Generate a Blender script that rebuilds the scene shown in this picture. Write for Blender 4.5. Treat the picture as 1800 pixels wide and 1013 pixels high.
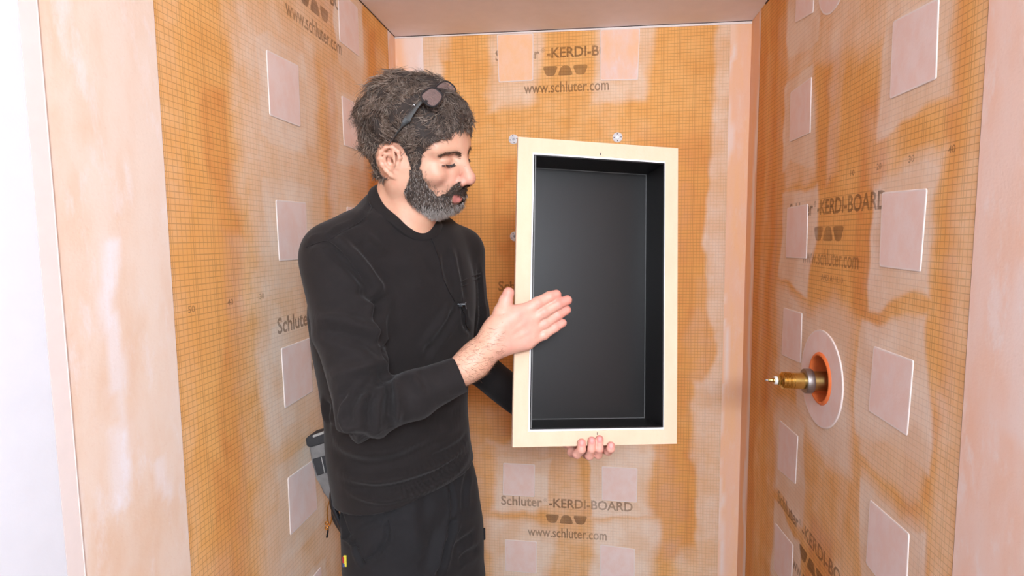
import bpy, bmesh, math, time
import numpy as np
from mathutils import Vector, Matrix
T0 = time.time()
for o in list(bpy.data.objects):
    bpy.data.objects.remove(o)
S = bpy.context.scene
COL = S.collection

# ------------------------------------------------------------------ camera
PW, PH, FPX = 1800, 1013, 978.0
EYE = np.array([0.0, 0.0, 1.5])
def _n(v):
    return v / np.linalg.norm(v)
_f = _n(np.array([1030 - 900, 416 - 506.5, FPX]))
_d = np.array([1015 - 900, 11300 - 506.5, FPX]); _d = _n(_d - _f * _d.dot(_f))
CR = np.array([np.cross(_d, _f), _f, -_d])            # world = CR @ (right, down, forward)
cam = bpy.data.cameras.new('camera'); co = bpy.data.objects.new('camera', cam); COL.objects.link(co)
cam.sensor_width = 36.0; cam.lens = 36.0 * FPX / PW; cam.clip_start = 0.02; cam.clip_end = 50
co.matrix_world = Matrix([[CR[i][0], -CR[i][1], -CR[i][2], EYE[i]] for i in range(3)] + [[0, 0, 0, 1]])
S.camera = co
def P(px, py, Y):
    r = CR @ np.array([(px - 900) / FPX, (py - 506.5) / FPX, 1.0])
    return EYE + r * (Y / r[1])
def proj(p):
    c = (np.asarray(p) - EYE) @ CR
    return 900 + FPX * c[..., 0] / c[..., 2], 506.5 + FPX * c[..., 1] / c[..., 2], c[..., 2]

# ------------------------------------------------------------------ world, lights, exposure
wd = bpy.data.worlds.new('world'); S.world = wd; wd.use_nodes = True
wd.node_tree.nodes['Background'].inputs[0].default_value = (0.9, 0.97, 1.05, 1)
wd.node_tree.nodes['Background'].inputs[1].default_value = 0.12
def area(name, loc, target, sx, sy, power, color=(1, 1, 1)):
    l = bpy.data.lights.new(name, 'AREA'); l.shape = 'RECTANGLE'; l.size = sx; l.size_y = sy
    l.energy = power; l.color = color
    o = bpy.data.objects.new(name, l); COL.objects.link(o)
    o.location = loc
    o.rotation_euler = (Vector(target) - Vector(loc)).to_track_quat('-Z', 'Y').to_euler()
    return o
area('softbox_light', (0.40, -1.15, 2.02), (-0.04, 1.4, 1.6), 0.6, 0.4, 84, (0.87, 0.96, 1.04))
area('fill_light', (0.05, -0.40, 2.14), (0.0, 0.7, 1.0), 0.8, 0.6, 11, (0.87, 0.96, 1.04))  # unseen fill lamp added above the camera to lift the overall light
S.view_settings.view_transform = 'Standard'
S.view_settings.look = 'None'
S.view_settings.exposure = -0.30
S.view_settings.gamma = 1.0
S.view_settings.use_curve_mapping = False
S.cycles.use_denoising = True
S.cycles.max_bounces = 8
S.cycles.diffuse_bounces = 5

# ------------------------------------------------------------------ helpers
RNG = np.random.default_rng(7)
_NT = RNG.random((64, 64, 64)).astype(np.float32)
def noise3(p, scale=1.0, seed=0):
    q = np.asarray(p, dtype=np.float32) * scale + np.float32(seed * 7.31 + 200)
    i = np.floor(q).astype(np.int32); f = q - i
    f = f * f * (3 - 2 * f)
    i0 = i & 63; i1 = (i + 1) & 63
    r = 0
    for a in (0, 1):
        wx = f[:, 0] if a else 1 - f[:, 0]; ix = i1[:, 0] if a else i0[:, 0]
        for b in (0, 1):
            wy = f[:, 1] if b else 1 - f[:, 1]; iy = i1[:, 1] if b else i0[:, 1]
            for c in (0, 1):
                wz = f[:, 2] if c else 1 - f[:, 2]; iz = i1[:, 2] if c else i0[:, 2]
                r = r + wx * wy * wz * _NT[ix, iy, iz]
    return r * 2 - 1
def noise2(u, v, su, sv, seed=0):
    return noise3(np.stack([u * su, v * sv, np.full_like(u, seed * 1.37)], 1), 1.0, seed)
def sstep(a, b, x):
    t = np.clip((x - a) / (b - a), 0, 1)
    return t * t * (3 - 2 * t)

def np_mesh(name, V, F, mat=None, parent=None, smooth=True, attrs=None, colors=None):
    """one mesh object from arrays; F (n,3) or (n,4)"""
    V = np.asarray(V, dtype=np.float32); F = np.asarray(F, dtype=np.int32)
    me = bpy.data.meshes.new(name)
    n, k = F.shape
    me.vertices.add(len(V)); me.vertices.foreach_set('co', V.ravel())
    me.loops.add(n * k); me.loops.foreach_set('vertex_index', F.ravel())
    me.polygons.add(n); me.polygons.foreach_set('loop_start', np.arange(0, n * k, k, dtype=np.int32))
    me.update(calc_edges=True)
    me.polygons.foreach_set('use_smooth', np.full(n, smooth))
    for an, arr in (attrs or {}).items():
        a = me.attributes.new(an, 'FLOAT', 'POINT'); a.data.foreach_set('value', np.asarray(arr, dtype=np.float32).ravel())
    if colors is not None:
        c = np.ones((len(V), 4), dtype=np.float32); c[:, :3] = colors
        a = me.attributes.new('tint', 'FLOAT_COLOR', 'POINT'); a.data.foreach_set('color', c.ravel())
    if mat: me.materials.append(mat)
    o = bpy.data.objects.new(name, me); COL.objects.link(o)
    if parent is not None: o.parent = parent
    return o
class MB:
    """collects shapes into one mesh"""
    def __init__(s): s.bm = bmesh.new()
    def box(s, c, d, R=None, bev=0.0):
        m = Matrix.Translation(Vector(c)) @ (R.to_4x4() if R else Matrix()) @ Matrix.Diagonal((d[0], d[1], d[2], 1))
        r = bmesh.ops.create_cube(s.bm, size=1, matrix=m)
        if bev:
            es = list({e for v in r['verts'] for e in v.link_edges})
            bmesh.ops.bevel(s.bm, geom=es, offset=bev, segments=2, affect='EDGES', profile=.6)
        return s
    def lathe(s, o, ax, prof, n=24, close=False):
        ax = Vector(ax).normalized(); u = ax.orthogonal().normalized(); w = ax.cross(u); o = Vector(o)
        rows = [[s.bm.verts.new(o + ax * t + (u * math.cos(2 * math.pi * i / n) + w * math.sin(2 * math.pi * i / n)) * max(r, 1e-5)) for i in range(n)] for t, r in prof]
        for a, b in zip(rows, rows[1:]):
            for i in range(n):
                s.bm.faces.new((a[i], a[(i + 1) % n], b[(i + 1) % n], b[i]))
        if close:
            s.bm.faces.new(rows[0][::-1]); s.bm.faces.new(rows[-1])
        return s
    def tube(s, pts, r, n=8, closed=False, flat=1.0, up=None):
        pts = [Vector(p) for p in pts]; N = len(pts); rows = []
        rr = r if hasattr(r, '__len__') else [r] * N
        u = None
        for i, p in enumerate(pts):
            a = pts[(i - 1) % N] if (closed or i > 0) else p; b = pts[(i + 1) % N] if (closed or i < N - 1) else p
            t = (b - a).normalized()
            if up is not None: u = (Vector(up) - t * Vector(up).dot(t)).normalized()
            else: u = t.orthogonal().normalized() if u is None else (u - t * u.dot(t)).normalized()
            w = t.cross(u)
            rows.append([s.bm.verts.new(p + (u * math.cos(2 * math.pi * k / n) + w * math.sin(2 * math.pi * k / n) * flat) * rr[i]) for k in range(n)])
        for i in range(N if closed else N - 1):
            a, b = rows[i], rows[(i + 1) % N]
            for k in range(n): s.bm.faces.new((a[k], a[(k + 1) % n], b[(k + 1) % n], b[k]))
        if not closed:
            s.bm.faces.new(rows[0][::-1]); s.bm.faces.new(rows[-1])
        return s
    def prism(s, pts, off):
        """pts: 3D outline, extruded by off"""
        off = Vector(off); a = [s.bm.verts.new(Vector(p)) for p in pts]; b = [s.bm.verts.new(Vector(p) + off) for p in pts]
        n = len(a); s.bm.faces.new(a[::-1]); s.bm.faces.new(b)
        for i in range(n): s.bm.faces.new((a[i], a[(i + 1) % n], b[(i + 1) % n], b[i]))
        return s
    def build(s, name, mat, parent=None, smooth=True, M=None):
        bmesh.ops.recalc_face_normals(s.bm, faces=s.bm.faces)
        me = bpy.data.meshes.new(name); s.bm.to_mesh(me); s.bm.free()
        if M is not None: me.transform(M)
        me.materials.append(mat)
        if smooth:
            me.polygons.foreach_set('use_smooth', [True] * len(me.polygons))
            try: me.set_sharp_from_angle(angle=math.radians(38))
            except Exception: pass
        o = bpy.data.objects.new(name, me); COL.objects.link(o)
        if parent is not None: o.parent = parent
        return o
def empty(name, loc=(0, 0, 0)):
    o = bpy.data.objects.new(name, None); COL.objects.link(o); o.location = loc; o.empty_display_size = .05
    return o
def tag(o, label=None, cat=None, group=None, kind=None):
    if label: o['label'] = label
    if cat: o['category'] = cat
    if group: o['group'] = group
    if kind: o['kind'] = kind
    return o
def keep_world(o, parent):
    o.parent = parent; o.matrix_parent_inverse = Matrix.Translation(-Vector(parent.location))
    return o

# ------------------------------------------------------------------ materials
def srgb(r, g, b):
    f = lambda c: (c / 255 / 12.92) if c / 255 <= .04045 else ((c / 255 + .055) / 1.055) ** 2.4
    return (f(r), f(g), f(b), 1)
class NT:
    def __init__(s, name):
        s.m = bpy.data.materials.new(name); s.m.use_nodes = True
        s.t = s.m.node_tree; s.b = s.t.nodes['Principled BSDF']
    def n(s, typ, **kw):
        x = s.t.nodes.new(typ)
        for k, v in kw.items():
            if k.startswith('i_'): x.inputs[k[2:].replace('_', ' ')].default_value = v
            else: setattr(x, k, v)
        return x
    def l(s, a, b): s.t.links.new(a, b)
    def math(s, op, a, b=None, c=None, clamp=False):
        x = s.n('ShaderNodeMath', operation=op); x.use_clamp = clamp
        for i, v in enumerate((a, b, c)):
            if v is None: continue
            if isinstance(v, (int, float)): x.inputs[i].default_value = v
            else: s.l(v, x.inputs[i])
        return x.outputs[0]
    def mix(s, fac, a, b, blend='MIX'):
        x = s.n('ShaderNodeMix', data_type='RGBA', blend_type=blend)
        for sock, v in ((x.inputs[0], fac), (x.inputs[6], a), (x.inputs[7], b)):
            if isinstance(v, (int, float, tuple)): sock.default_value = v
            else: s.l(v, sock)
        return x.outputs[2]
    def noise(s, vec, scale, detail=3, rough=.55):
        x = s.n('ShaderNodeTexNoise'); x.inputs['Scale'].default_value = scale; x.inputs['Detail'].default_value = detail
        x.inputs['Roughness'].default_value = rough
        if vec is not None: s.l(vec, x.inputs['Vector'])
        return x.outputs['Fac']
    def ramp(s, v, a, b):
        x = s.n('ShaderNodeMapRange'); x.interpolation_type = 'SMOOTHSTEP'
        x.inputs['From Min'].default_value = a; x.inputs['From Max'].default_value = b
        s.l(v, x.inputs['Value']); return x.outputs[0]
    def bump(s, h, strength, dist):
        x = s.n('ShaderNodeBump'); x.inputs['Strength'].default_value = strength; x.inputs['Distance'].default_value = dist
        s.l(h, x.inputs['Height']); s.l(x.outputs[0], s.b.inputs['Normal'])
    def obj(s): return s.n('ShaderNodeTexCoord').outputs['Object']
    def scaled(s, v, sc):
        x = s.n('ShaderNodeMapping'); x.inputs['Scale'].default_value = sc; s.l(v, x.inputs['Vector']); return x.outputs[0]
    def attr(s, name): return s.n('ShaderNodeAttribute', attribute_name=name)
    def set(s, **kw):
        for k, v in kw.items(): s.b.inputs[k.replace('_', ' ')].default_value = v
        return s
def plain(name, col, rough=.6, var=.08, scale=40, metal=0.0, spec=.5, bump=0, bscale=300):
    t = NT(name); v = t.obj(); f = t.noise(v, scale)
    dk = tuple(c * (1 - var * 2.5) for c in col[:3]) + (1,); lt = tuple(min(1, c * (1 + var)) for c in col[:3]) + (1,)
    t.l(t.mix(f, dk, lt), t.b.inputs['Base Color'])
    t.set(Roughness=rough, Metallic=metal); t.b.inputs['Specular IOR Level'].default_value = spec
    if bump: t.bump(t.noise(v, bscale, 2), bump, .002)
    return t.m

def board_mat(name, axis):
    """orange fleece-faced backer board, 1 cm printed grid, thinset haze from the 'haze' attribute"""
    t = NT(name); v = t.obj()
    sep = t.n('ShaderNodeSeparateXYZ'); t.l(v, sep.inputs[0])
    u = sep.outputs[axis]; z = sep.outputs[2]
    def line(c, per, off, half):
        a = t.math('ADD', t.math('MULTIPLY', c, 1 / per), off)
        fr = t.math('ABSOLUTE', t.math('SUBTRACT', t.math('FRACT', a), .5))
        return t.ramp(fr, .5 - half, .5 - half * .45)     # 1 on the line
    lu = t.math('MULTIPLY', line(u, .01, .30, .085), .9); lz = line(z, .01, .30, .09)
    Lu = line(u, .05, .14, .022); Lz = line(z, .05, .46, .022)
    g = t.math('MAXIMUM', t.math('MAXIMUM', t.math('MULTIPLY', lu, .62), t.math('MULTIPLY', lz, .75)), t.math('MULTIPLY', t.math('MAXIMUM', Lu, Lz), .62))
    haze = t.attr('haze').outputs['Fac']; deep = t.attr('deep').outputs['Fac']
    sm = t.noise(v, 14, 5, .62); fine = t.noise(v, 160, 3, .6)
    hz = t.math('ADD', haze, t.math('MULTIPLY', t.math('SUBTRACT', sm, .5), .55))
    hz = t.math('MULTIPLY', t.ramp(hz, .05, .95), t.math('ADD', .75, t.math('MULTIPLY', fine, .4)), clamp=True)
    base = t.mix(t.ramp(sm, .3, .7), srgb(230, 166, 94), srgb(237, 179, 110))
    base = t.mix(t.math('MULTIPLY', deep, t.ramp(sm, .2, .75), clamp=True), base, srgb(212, 128, 58))
    hc = t.mix(t.ramp(t.noise(v, 9, 3), .35, .65), srgb(238, 220, 204), srgb(230, 200, 174))
    colr = t.mix(t.math('MULTIPLY', hz, .86), base, hc)
    colr = t.mix(t.math('MULTIPLY', g, t.math('SUBTRACT', .55, t.math('MULTIPLY', hz, .36))), colr, srgb(116, 72, 34))
    t.l(colr, t.b.inputs['Base Color']); t.set(Roughness=.85); t.b.inputs['Specular IOR Level'].default_value = .25
    t.bump(t.math('ADD', t.math('MULTIPLY', fine, .5), hz), .12, .002)
    return t.m
def fleece_mat(name, c1, c2, white, streak=(7, 7, 2.2), wcol=srgb(240, 224, 218)):
    """pale fleece membrane smeared with thinset; optional 'haze' attribute adds white"""
    t = NT(name); v = t.obj()
    a = t.noise(t.scaled(v, streak), 2.2, 4, .6); fine = t.noise(v, 220, 3, .6)
    base = t.mix(t.ramp(a, .3, .68), c1, c2)
    w = t.math('ADD', t.math('MULTIPLY', t.ramp(t.noise(t.scaled(v, (16, 16, 6)), 1.6, 5, .65), .52, .72), white), t.attr('haze').outputs['Fac'], clamp=True)
    c = t.mix(w, base, wcol)
    c = t.mix(t.math('MULTIPLY', t.ramp(fine, .55, .8), .12), c, srgb(205, 150, 120))
    t.l(c, t.b.inputs['Base Color']); t.set(Roughness=.9); t.b.inputs['Specular IOR Level'].default_value = .2
    t.bump(fine, .15, .0015)
    return t.m
M = {}
M['board_side'] = board_mat('orange_board_side', 1)
M['board_back'] = board_mat('orange_board_back', 0)
M['band_left'] = fleece_mat('fleece_band_left', srgb(232, 196, 168), srgb(238, 214, 196), .5, (6, 6, 2.6), srgb(242, 230, 228))
M['band'] = fleece_mat('fleece_band', srgb(241, 190, 158), srgb(240, 202, 182), .35)
M['band_right'] = fleece_mat('fleece_band_right', srgb(238, 192, 166), srgb(239, 206, 190), .6)
M['corner'] = fleece_mat('fleece_corner', srgb(243, 192, 146), srgb(240, 194, 164), .25, (9, 9, 1.5))
M['patch'] = fleece_mat('fleece_patch', srgb(236, 204, 192), srgb(238, 214, 206), .45, (14, 14, 10), srgb(234, 208, 202))
M['patch_orange'] = fleece_mat('fleece_patch_orange', srgb(246, 196, 152), srgb(246, 202, 170), .15, (12, 12, 8))
M['patch_streaked'] = fleece_mat('fleece_patch_streaked', srgb(243, 196, 160), srgb(240, 204, 186), .95, (12, 12, 6), srgb(240, 214, 208))
M['edge'] = plain('pale_edge', srgb(238, 220, 212), .9, .03)
M['white'] = plain('white_paint', srgb(230, 228, 232), .7, .02, 30, bump=.05)
M['ceil'] = plain('ceiling_paint', srgb(244, 242, 250), .85, .03, 20, bump=.08)
M['floor'] = plain('grey_floor', srgb(84, 76, 70), .8, .1, 8)
M['caulk'] = plain('caulk_white', srgb(240, 228, 222), .6, .04)
M['gap'] = plain('gap_shadow', srgb(60, 45, 38), .9, .1)
M['print'] = None
# ------------------------------------------------------------------ the room
XL, XR, D = -0.641, 0.511, 1.88
ZC = lambda x: 2.1691 - 0.0139 * x           # the ceiling hangs a little lower to the right
MAPS = {'left': (lambda u, z, o=0: np.stack([np.full_like(u, XL + o), u, z], -1), (1, 0, 0)),
        'right': (lambda u, z, o=0: np.stack([np.full_like(u, XR - o), u, z], -1), (-1, 0, 0)),
        'back': (lambda u, z, o=0: np.stack([u, np.full_like(u, D - o), z], -1), (0, -1, 0))}
def strokes(U, Z, lst, seed):
    """soft edged, noise-warped brush strokes -> 0..1"""
    m = np.zeros_like(U)
    du = noise2(U, Z, 9, 6, seed) * .030 + noise2(U, Z, 30, 22, seed + 1) * .010
    dz = noise2(U, Z, 7, 9, seed + 2) * .035 + noise2(U, Z, 28, 28, seed + 3) * .010
    for (u0, u1, z0, z1, soft, st) in lst:
        a = np.maximum(np.abs(U + du - (u0 + u1) / 2) - abs(u1 - u0) / 2, np.abs(Z + dz - (z0 + z1) / 2) - abs(z1 - z0) / 2)
        m = np.maximum(m, st * (1 - sstep(-soft * .3, soft, a)))
    return m
def grid_wall(name, side, u0, u1, z0, z1, step, mat, parent, haze, deep, seed, off=0.0, hole=None, ztop=None, kind=None):
    nu = int(round((u1 - u0) / step)) + 1; nz = int(round((z1 - z0) / step)) + 1
    U, Z = np.meshgrid(np.linspace(u0, u1, nu), np.linspace(z0, z1, nz), indexing='ij')
    U = U.ravel(); Z = Z.ravel()
    h = strokes(U, Z, haze, seed)
    h = h + .16 * np.clip(noise2(U, Z, 16, 2.5, seed + 9), 0, 1)          # faint trowel drags everywhere
    d = strokes(U, Z, deep, seed + 40) if deep else np.zeros_like(U)
    Zr = Z if ztop is None else np.minimum(Z, ztop(U))
    V = MAPS[side][0](U, Zr, off)
    I = np.arange(nu * nz).reshape(nu, nz)
    F = np.stack([I[:-1, :-1], I[1:, :-1], I[1:, 1:], I[:-1, 1:]], -1).reshape(-1, 4)
    if side == 'left': F = F[:, ::-1]
    if side == 'left': F = F[:, ::-1]
    if hole:
        c = V[F].mean(1); k = np.hypot(c[:, 1] - hole[0], c[:, 2] - hole[1]) > hole[2]
        F = F[k]
    return np_mesh(name, V, F, mat, parent, True, {'haze': np.clip(h, 0, 1.2), 'deep': d})
def patch_mesh(name, side, quad, mat, parent, off=.0003, th=.0016, r=.004):
    """a square of membrane: raised, with a pale cut edge and softly rounded corners. quad: four (u, z)"""
    q = np.array(quad, float); c = q.mean(0)
    ring = []
    for i in range(4):
        a, b, cc = q[i - 1], q[i], q[(i + 1) % 4]
        e1 = _n(a - b); e2 = _n(cc - b)
        for t in (0, .5, 1):
            p = b + e1 * r * (1 - t) + e2 * r * t
            if t == .5: p = b + (e1 + e2) * r * .28
            ring.append(p)
    ring = np.array(ring); n = len(ring)
    ins = lambda d: ring + np.array([_n(c - p) * d for p in ring])
    V = []; F4 = []
    for rr, o in ((ring, off), (ring, off + th * .6), (ins(.0012), off + th), (ins(.0042), off + th)):
        V.append(MAPS[side][0](rr[:, 0], rr[:, 1], o))
    V.append(MAPS[side][0](c[None, 0], c[None, 1], off + th)); V = np.concatenate(V)
    me = bpy.data.meshes.new(name); faces = []; mi = []
    for k in range(3):
        for i in range(n):
            j = (i + 1) % n; faces.append((k * n + i, k * n + j, (k + 1) * n + j, (k + 1) * n + i)); mi.append(1)
    for i in range(n):
        faces.append((3 * n + i, 3 * n + (i + 1) % n, 4 * n)); mi.append(0)
    me.from_pydata(V.tolist(), [], faces); me.materials.append(mat); me.materials.append(M['edge'])
    me.polygons.foreach_set('material_index', mi)
    bm = bmesh.new(); bm.from_mesh(me); bmesh.ops.recalc_face_normals(bm, faces=bm.faces); bm.to_mesh(me); bm.free()
    o = bpy.data.objects.new(name, me); COL.objects.link(o); o.parent = parent
    return o
def sq(u0, u1, z0, z1, t=0.0):
    return [(u0, z1 + t), (u1, z1), (u1, z0), (u0, z0 + t)]

# --- printing on the boards
def print_mat():
    t = NT('grey_brown_print'); v = t.obj()
    a = t.math('MULTIPLY', t.ramp(t.noise(v, 11, 3), .25, .7), .22)
    t.l(t.math('ADD', a, .26), t.b.inputs['Alpha'])
    t.set(Base_Color=srgb(104, 74, 50), Roughness=.85)
    return t.m
M['print'] = print_mat()
def wall_text(txt, side, u_start, z, width, parent, bold=.018, sx=None, name='print_line', height=None):
    """lettering laid on the wall; width in metres (signed by the reading direction)"""
    cu = bpy.data.curves.new(name, 'FONT'); cu.body = txt; cu.size = 1; cu.offset = bold; cu.fill_mode = 'FRONT'; cu.resolution_u = 3
    tmp = bpy.data.objects.new('tmp', cu); COL.objects.link(tmp)
    dg = bpy.context.evaluated_depsgraph_get(); me = bpy.data.meshes.new_from_object(tmp.evaluated_get(dg))
    bpy.data.objects.remove(tmp); bpy.data.curves.remove(cu)
    n = len(me.vertices); c = np.zeros(n * 3); me.vertices.foreach_get('co', c); c = c.reshape(-1, 3)
    x0, x1 = c[:, 0].min(), c[:, 0].max(); k = abs(width) / (x1 - x0)
    ky = k if height is None else height / (c[:, 1].max() - min(0, c[:, 1].min()) * 0)
    u = u_start + np.sign(width) * (c[:, 0] - x0) * k; zz = z + c[:, 1] * ky
    me.vertices.foreach_set('co', MAPS[side][0](u, zz, .0004).astype(np.float32).ravel())
    me.materials.clear(); me.materials.append(M['print']); me.name = name
    o = bpy.data.objects.new(name, me); COL.objects.link(o); o.parent = parent
    return o
def wall_logo(side, u0, z0, z1, w, parent):
    """three rounded trapezoids: point down, point up, point down"""
    b = MB(); s = np.sign(w); w = abs(w); cw = w / 3.0
    for i, up in enumerate((False, True, False)):
        wide, nar = cw * .52, cw * .27
        base = [(-nar, 0), (nar, 0), (wide, 1), (-wide, 1)] if not up else [(-wide, 0), (wide, 0), (nar, 1), (-nar, 1)]
        cx = u0 + s * cw * (i + .5); pts = []
        q = [np.array([x, y * (z1 - z0)]) for x, y in base]
        for k in range(4):
            a, v, c2 = q[k - 1], q[k], q[(k + 1) % 4]; e1 = _n(a - v) * .009; e2 = _n(c2 - v) * .009
            for t in (0, .33, .67, 1): pts.append(v + e1 * (1 - t) ** 2 + e2 * t ** 2)
        pts = np.array(pts)
        V = MAPS[side][0](cx + s * pts[:, 0], z0 + pts[:, 1], .0004)
        b.bm.faces.new([b.bm.verts.new(Vector(p)) for p in V])
    return b.build('print_emblem', M['print'], parent, False)
def board_print(side, u0, zb, sgn, parent, ansi=False):
    wall_text('Schluter', side, u0, zb, sgn * .146, parent, .022, height=.0335)
    wall_text('\u00ae', side, u0 + sgn * .151, zb + .018, sgn * .013, parent, .0, height=.013)
    wall_text('-KERDI-BOARD', side, u0 + sgn * .170, zb, sgn * .289, parent, .022, height=.0325)
    wall_logo(side, u0 + sgn * .157, zb - .058, zb - .027, sgn * .147, parent)
    wall_text('www.schluter.com', side, u0 + sgn * .094, zb - .110, sgn * .277, parent, .012, height=.034)
    if ansi: wall_text('ANSI A118.10', side, u0 + sgn * .205, zb - .143, sgn * .105, parent, .008, height=.013)

# --- where the membrane patches sit (corners in wall metres)
PQ_LEFT = [[(1.438, 2.15), (1.565, 2.15), (1.565, 2.016), (1.438, 2.016)], [(1.087, 1.883), (1.214, 1.889), (1.212, 1.753), (1.088, 1.753)],
          [(1.438, 1.878), (1.566, 1.88), (1.566, 1.75), (1.441, 1.749)], [(1.095, 1.583), (1.221, 1.585), (1.219, 1.455), (1.097, 1.455)],
          [(1.444, 1.587), (1.57, 1.587), (1.57, 1.46), (1.444, 1.46)], [(1.088, 1.271), (1.212, 1.271), (1.215, 1.142), (1.091, 1.139)],
          [(1.089, .986), (1.206, .98), (1.211, .854), (1.088, .855)], [(1.092, .705), (1.217, .705), (1.217, .578), (1.092, .578)], [(1.444, 1.29), (1.57, 1.29), (1.57, 1.165), (1.444, 1.165)]]
PQ_RIGHT = [[(1.50, 2.14), (1.386, 2.14), (1.392, 2.0), (1.502, 2.018)], [(1.045, 1.854), (.921, 1.842), (.917, 1.725), (1.043, 1.726)],
          [(1.518, 1.856), (1.387, 1.858), (1.383, 1.731), (1.514, 1.732)], [(1.514, 1.568), (1.381, 1.57), (1.377, 1.443), (1.512, 1.44)],
          [(1.053, 1.571), (.924, 1.567), (.929, 1.44), (1.05, 1.442)], [(1.515, 1.311), (1.392, 1.313), (1.389, 1.192), (1.52, 1.185)],
          [(1.056, 1.30), (.934, 1.301), (.94, 1.176), (1.063, 1.179)], [(1.518, 1.01), (1.389, 1.013), (1.394, .889), (1.521, .875)],
          [(1.043, 1.021), (.92, 1.024), (.918, .89), (1.046, .897)], [(1.524, .722), (1.394, .733), (1.396, .60), (1.524, .59)],
          [(1.044, .72), (.92, .72), (.92, .60), (1.044, .60)]]
PQ_BACK = [[(-.289, .707), (-.176, .706), (-.178, .587), (-.292, .588)], [(.055, .710), (.176, .708), (.175, .586), (.056, .588)],
          [(-.286, .424), (-.171, .423), (-.173, .303), (-.286, .305)], [(.051, .427), (.170, .418), (.170, .30), (.051, .30)]]
def halos(Q, seed, st=1.0):
    r = np.random.default_rng(seed); out = []
    for q in Q:
        a = np.array(q); p = r.uniform(.012, .045, 4)
        out.append((a[:, 0].min() - p[0], a[:, 0].max() + p[1], a[:, 1].min() - p[2] * 1.5, a[:, 1].max() + p[3], .022, st))
    return out
def soften(L, k): return [(a, b2, c, d, e, f * k) for a, b2, c, d, e, f in L]
# --- left wall
M['slot2'] = plain('brown_edge_line', srgb(150, 112, 84), .9, .1)
WL = tag(grid_wall('wall_left', 'left', .770, D, .10, 2.19, .0055, M['board_side'], None,
    halos(PQ_LEFT, 3) + soften([(1.0, 1.30, 1.62, 1.96, .09, .80), (1.03, 1.30, 1.36, 1.68, .07, .85), (1.02, 1.30, 1.06, 1.36, .06, .85), (.99, 1.32, .30, 1.06, .10, .72),
     (.97, 1.2, 1.75, 1.93, .05, .7), (.93, 1.06, .6, 1.5, .05, .35), (1.36, 1.60, 1.45, 1.95, .06, .75), (1.12, 1.6, 1.90, 2.12, .07, .6), (1.33, 1.40, .3, 2.2, .012, .5),
     (1.40, 1.6, .3, 1.30, .08, .45), (1.70, 1.80, .3, 2.1, .05, .35), (.785, .815, .3, 2.2, .02, .30), (.80, .90, .1, .95, .06, .35), (1.0, 1.1, .45, .95, .05, .9)], .82),
    [(.90, .945, .3, 1.75, .03, .75), (.80, .93, 1.3, 1.6, .05, .25), (1.345, 1.385, 1.5, 1.95, .02, .8), (1.62, 1.70, 1.3, 2.15, .05, .7), (1.26, 1.4, 2.05, 2.2, .04, .6), (.86, .93, .5, 1.1, .03, .7)],
    11, ztop=lambda u: np.full_like(u, ZC(XL))), kind='structure')
grid_wall('fleece_band', 'left', .6015, .7875, .0, 2.18, .011, M['band_left'], WL,
    [(.665, .69, 1.38, 1.50, .012, .9), (.672, .70, 1.30, 1.40, .012, .7), (.69, .70, 1.20, 1.32, .01, .5), (.672, .695, 1.12, 1.25, .012, .75), (.745, .757, 1.10, 1.16, .008, .6)], None, 21, off=.0012, ztop=lambda u: np.full_like(u, ZC(XL)))
b = MB(); b.box((XL + .0009, .5905, 1.09), (.003, .024, 2.18)); b.build('fleece_edge_strip', M['edge'], WL, False)
b = MB(); b.box((XL + .0012, .6015, 1.09), (.0032, .0012, 2.18)); b.build('thinset_ridge', M['edge'], WL, False)
b = MB(); b.box((XL - .0478, -.76, 1.15), (.1, 2.676, 2.3)); WLF = tag(b.build('wall_left.001', M['white'], None, False), kind='structure')
for q in PQ_LEFT:
    patch_mesh('patch', 'left', q, M['patch'], WL)
grid_wall('corner_band', 'left', 1.808, D, .10, 2.178, .012, M['corner'], WL, [(1.805, 1.83, 0, 2.2, .008, .8)], None, 31, off=.0008)
board_print('left', 1.079, 1.303, 1, WL); board_print('left', 1.077, 2.094, 1, WL)
for i, (t, y) in enumerate((('50', .820), ('40', .921), ('30', 1.02))):
    wall_text(t, 'left', y, 1.383, .016, WL, .01, name='print_number', height=.011)

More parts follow.
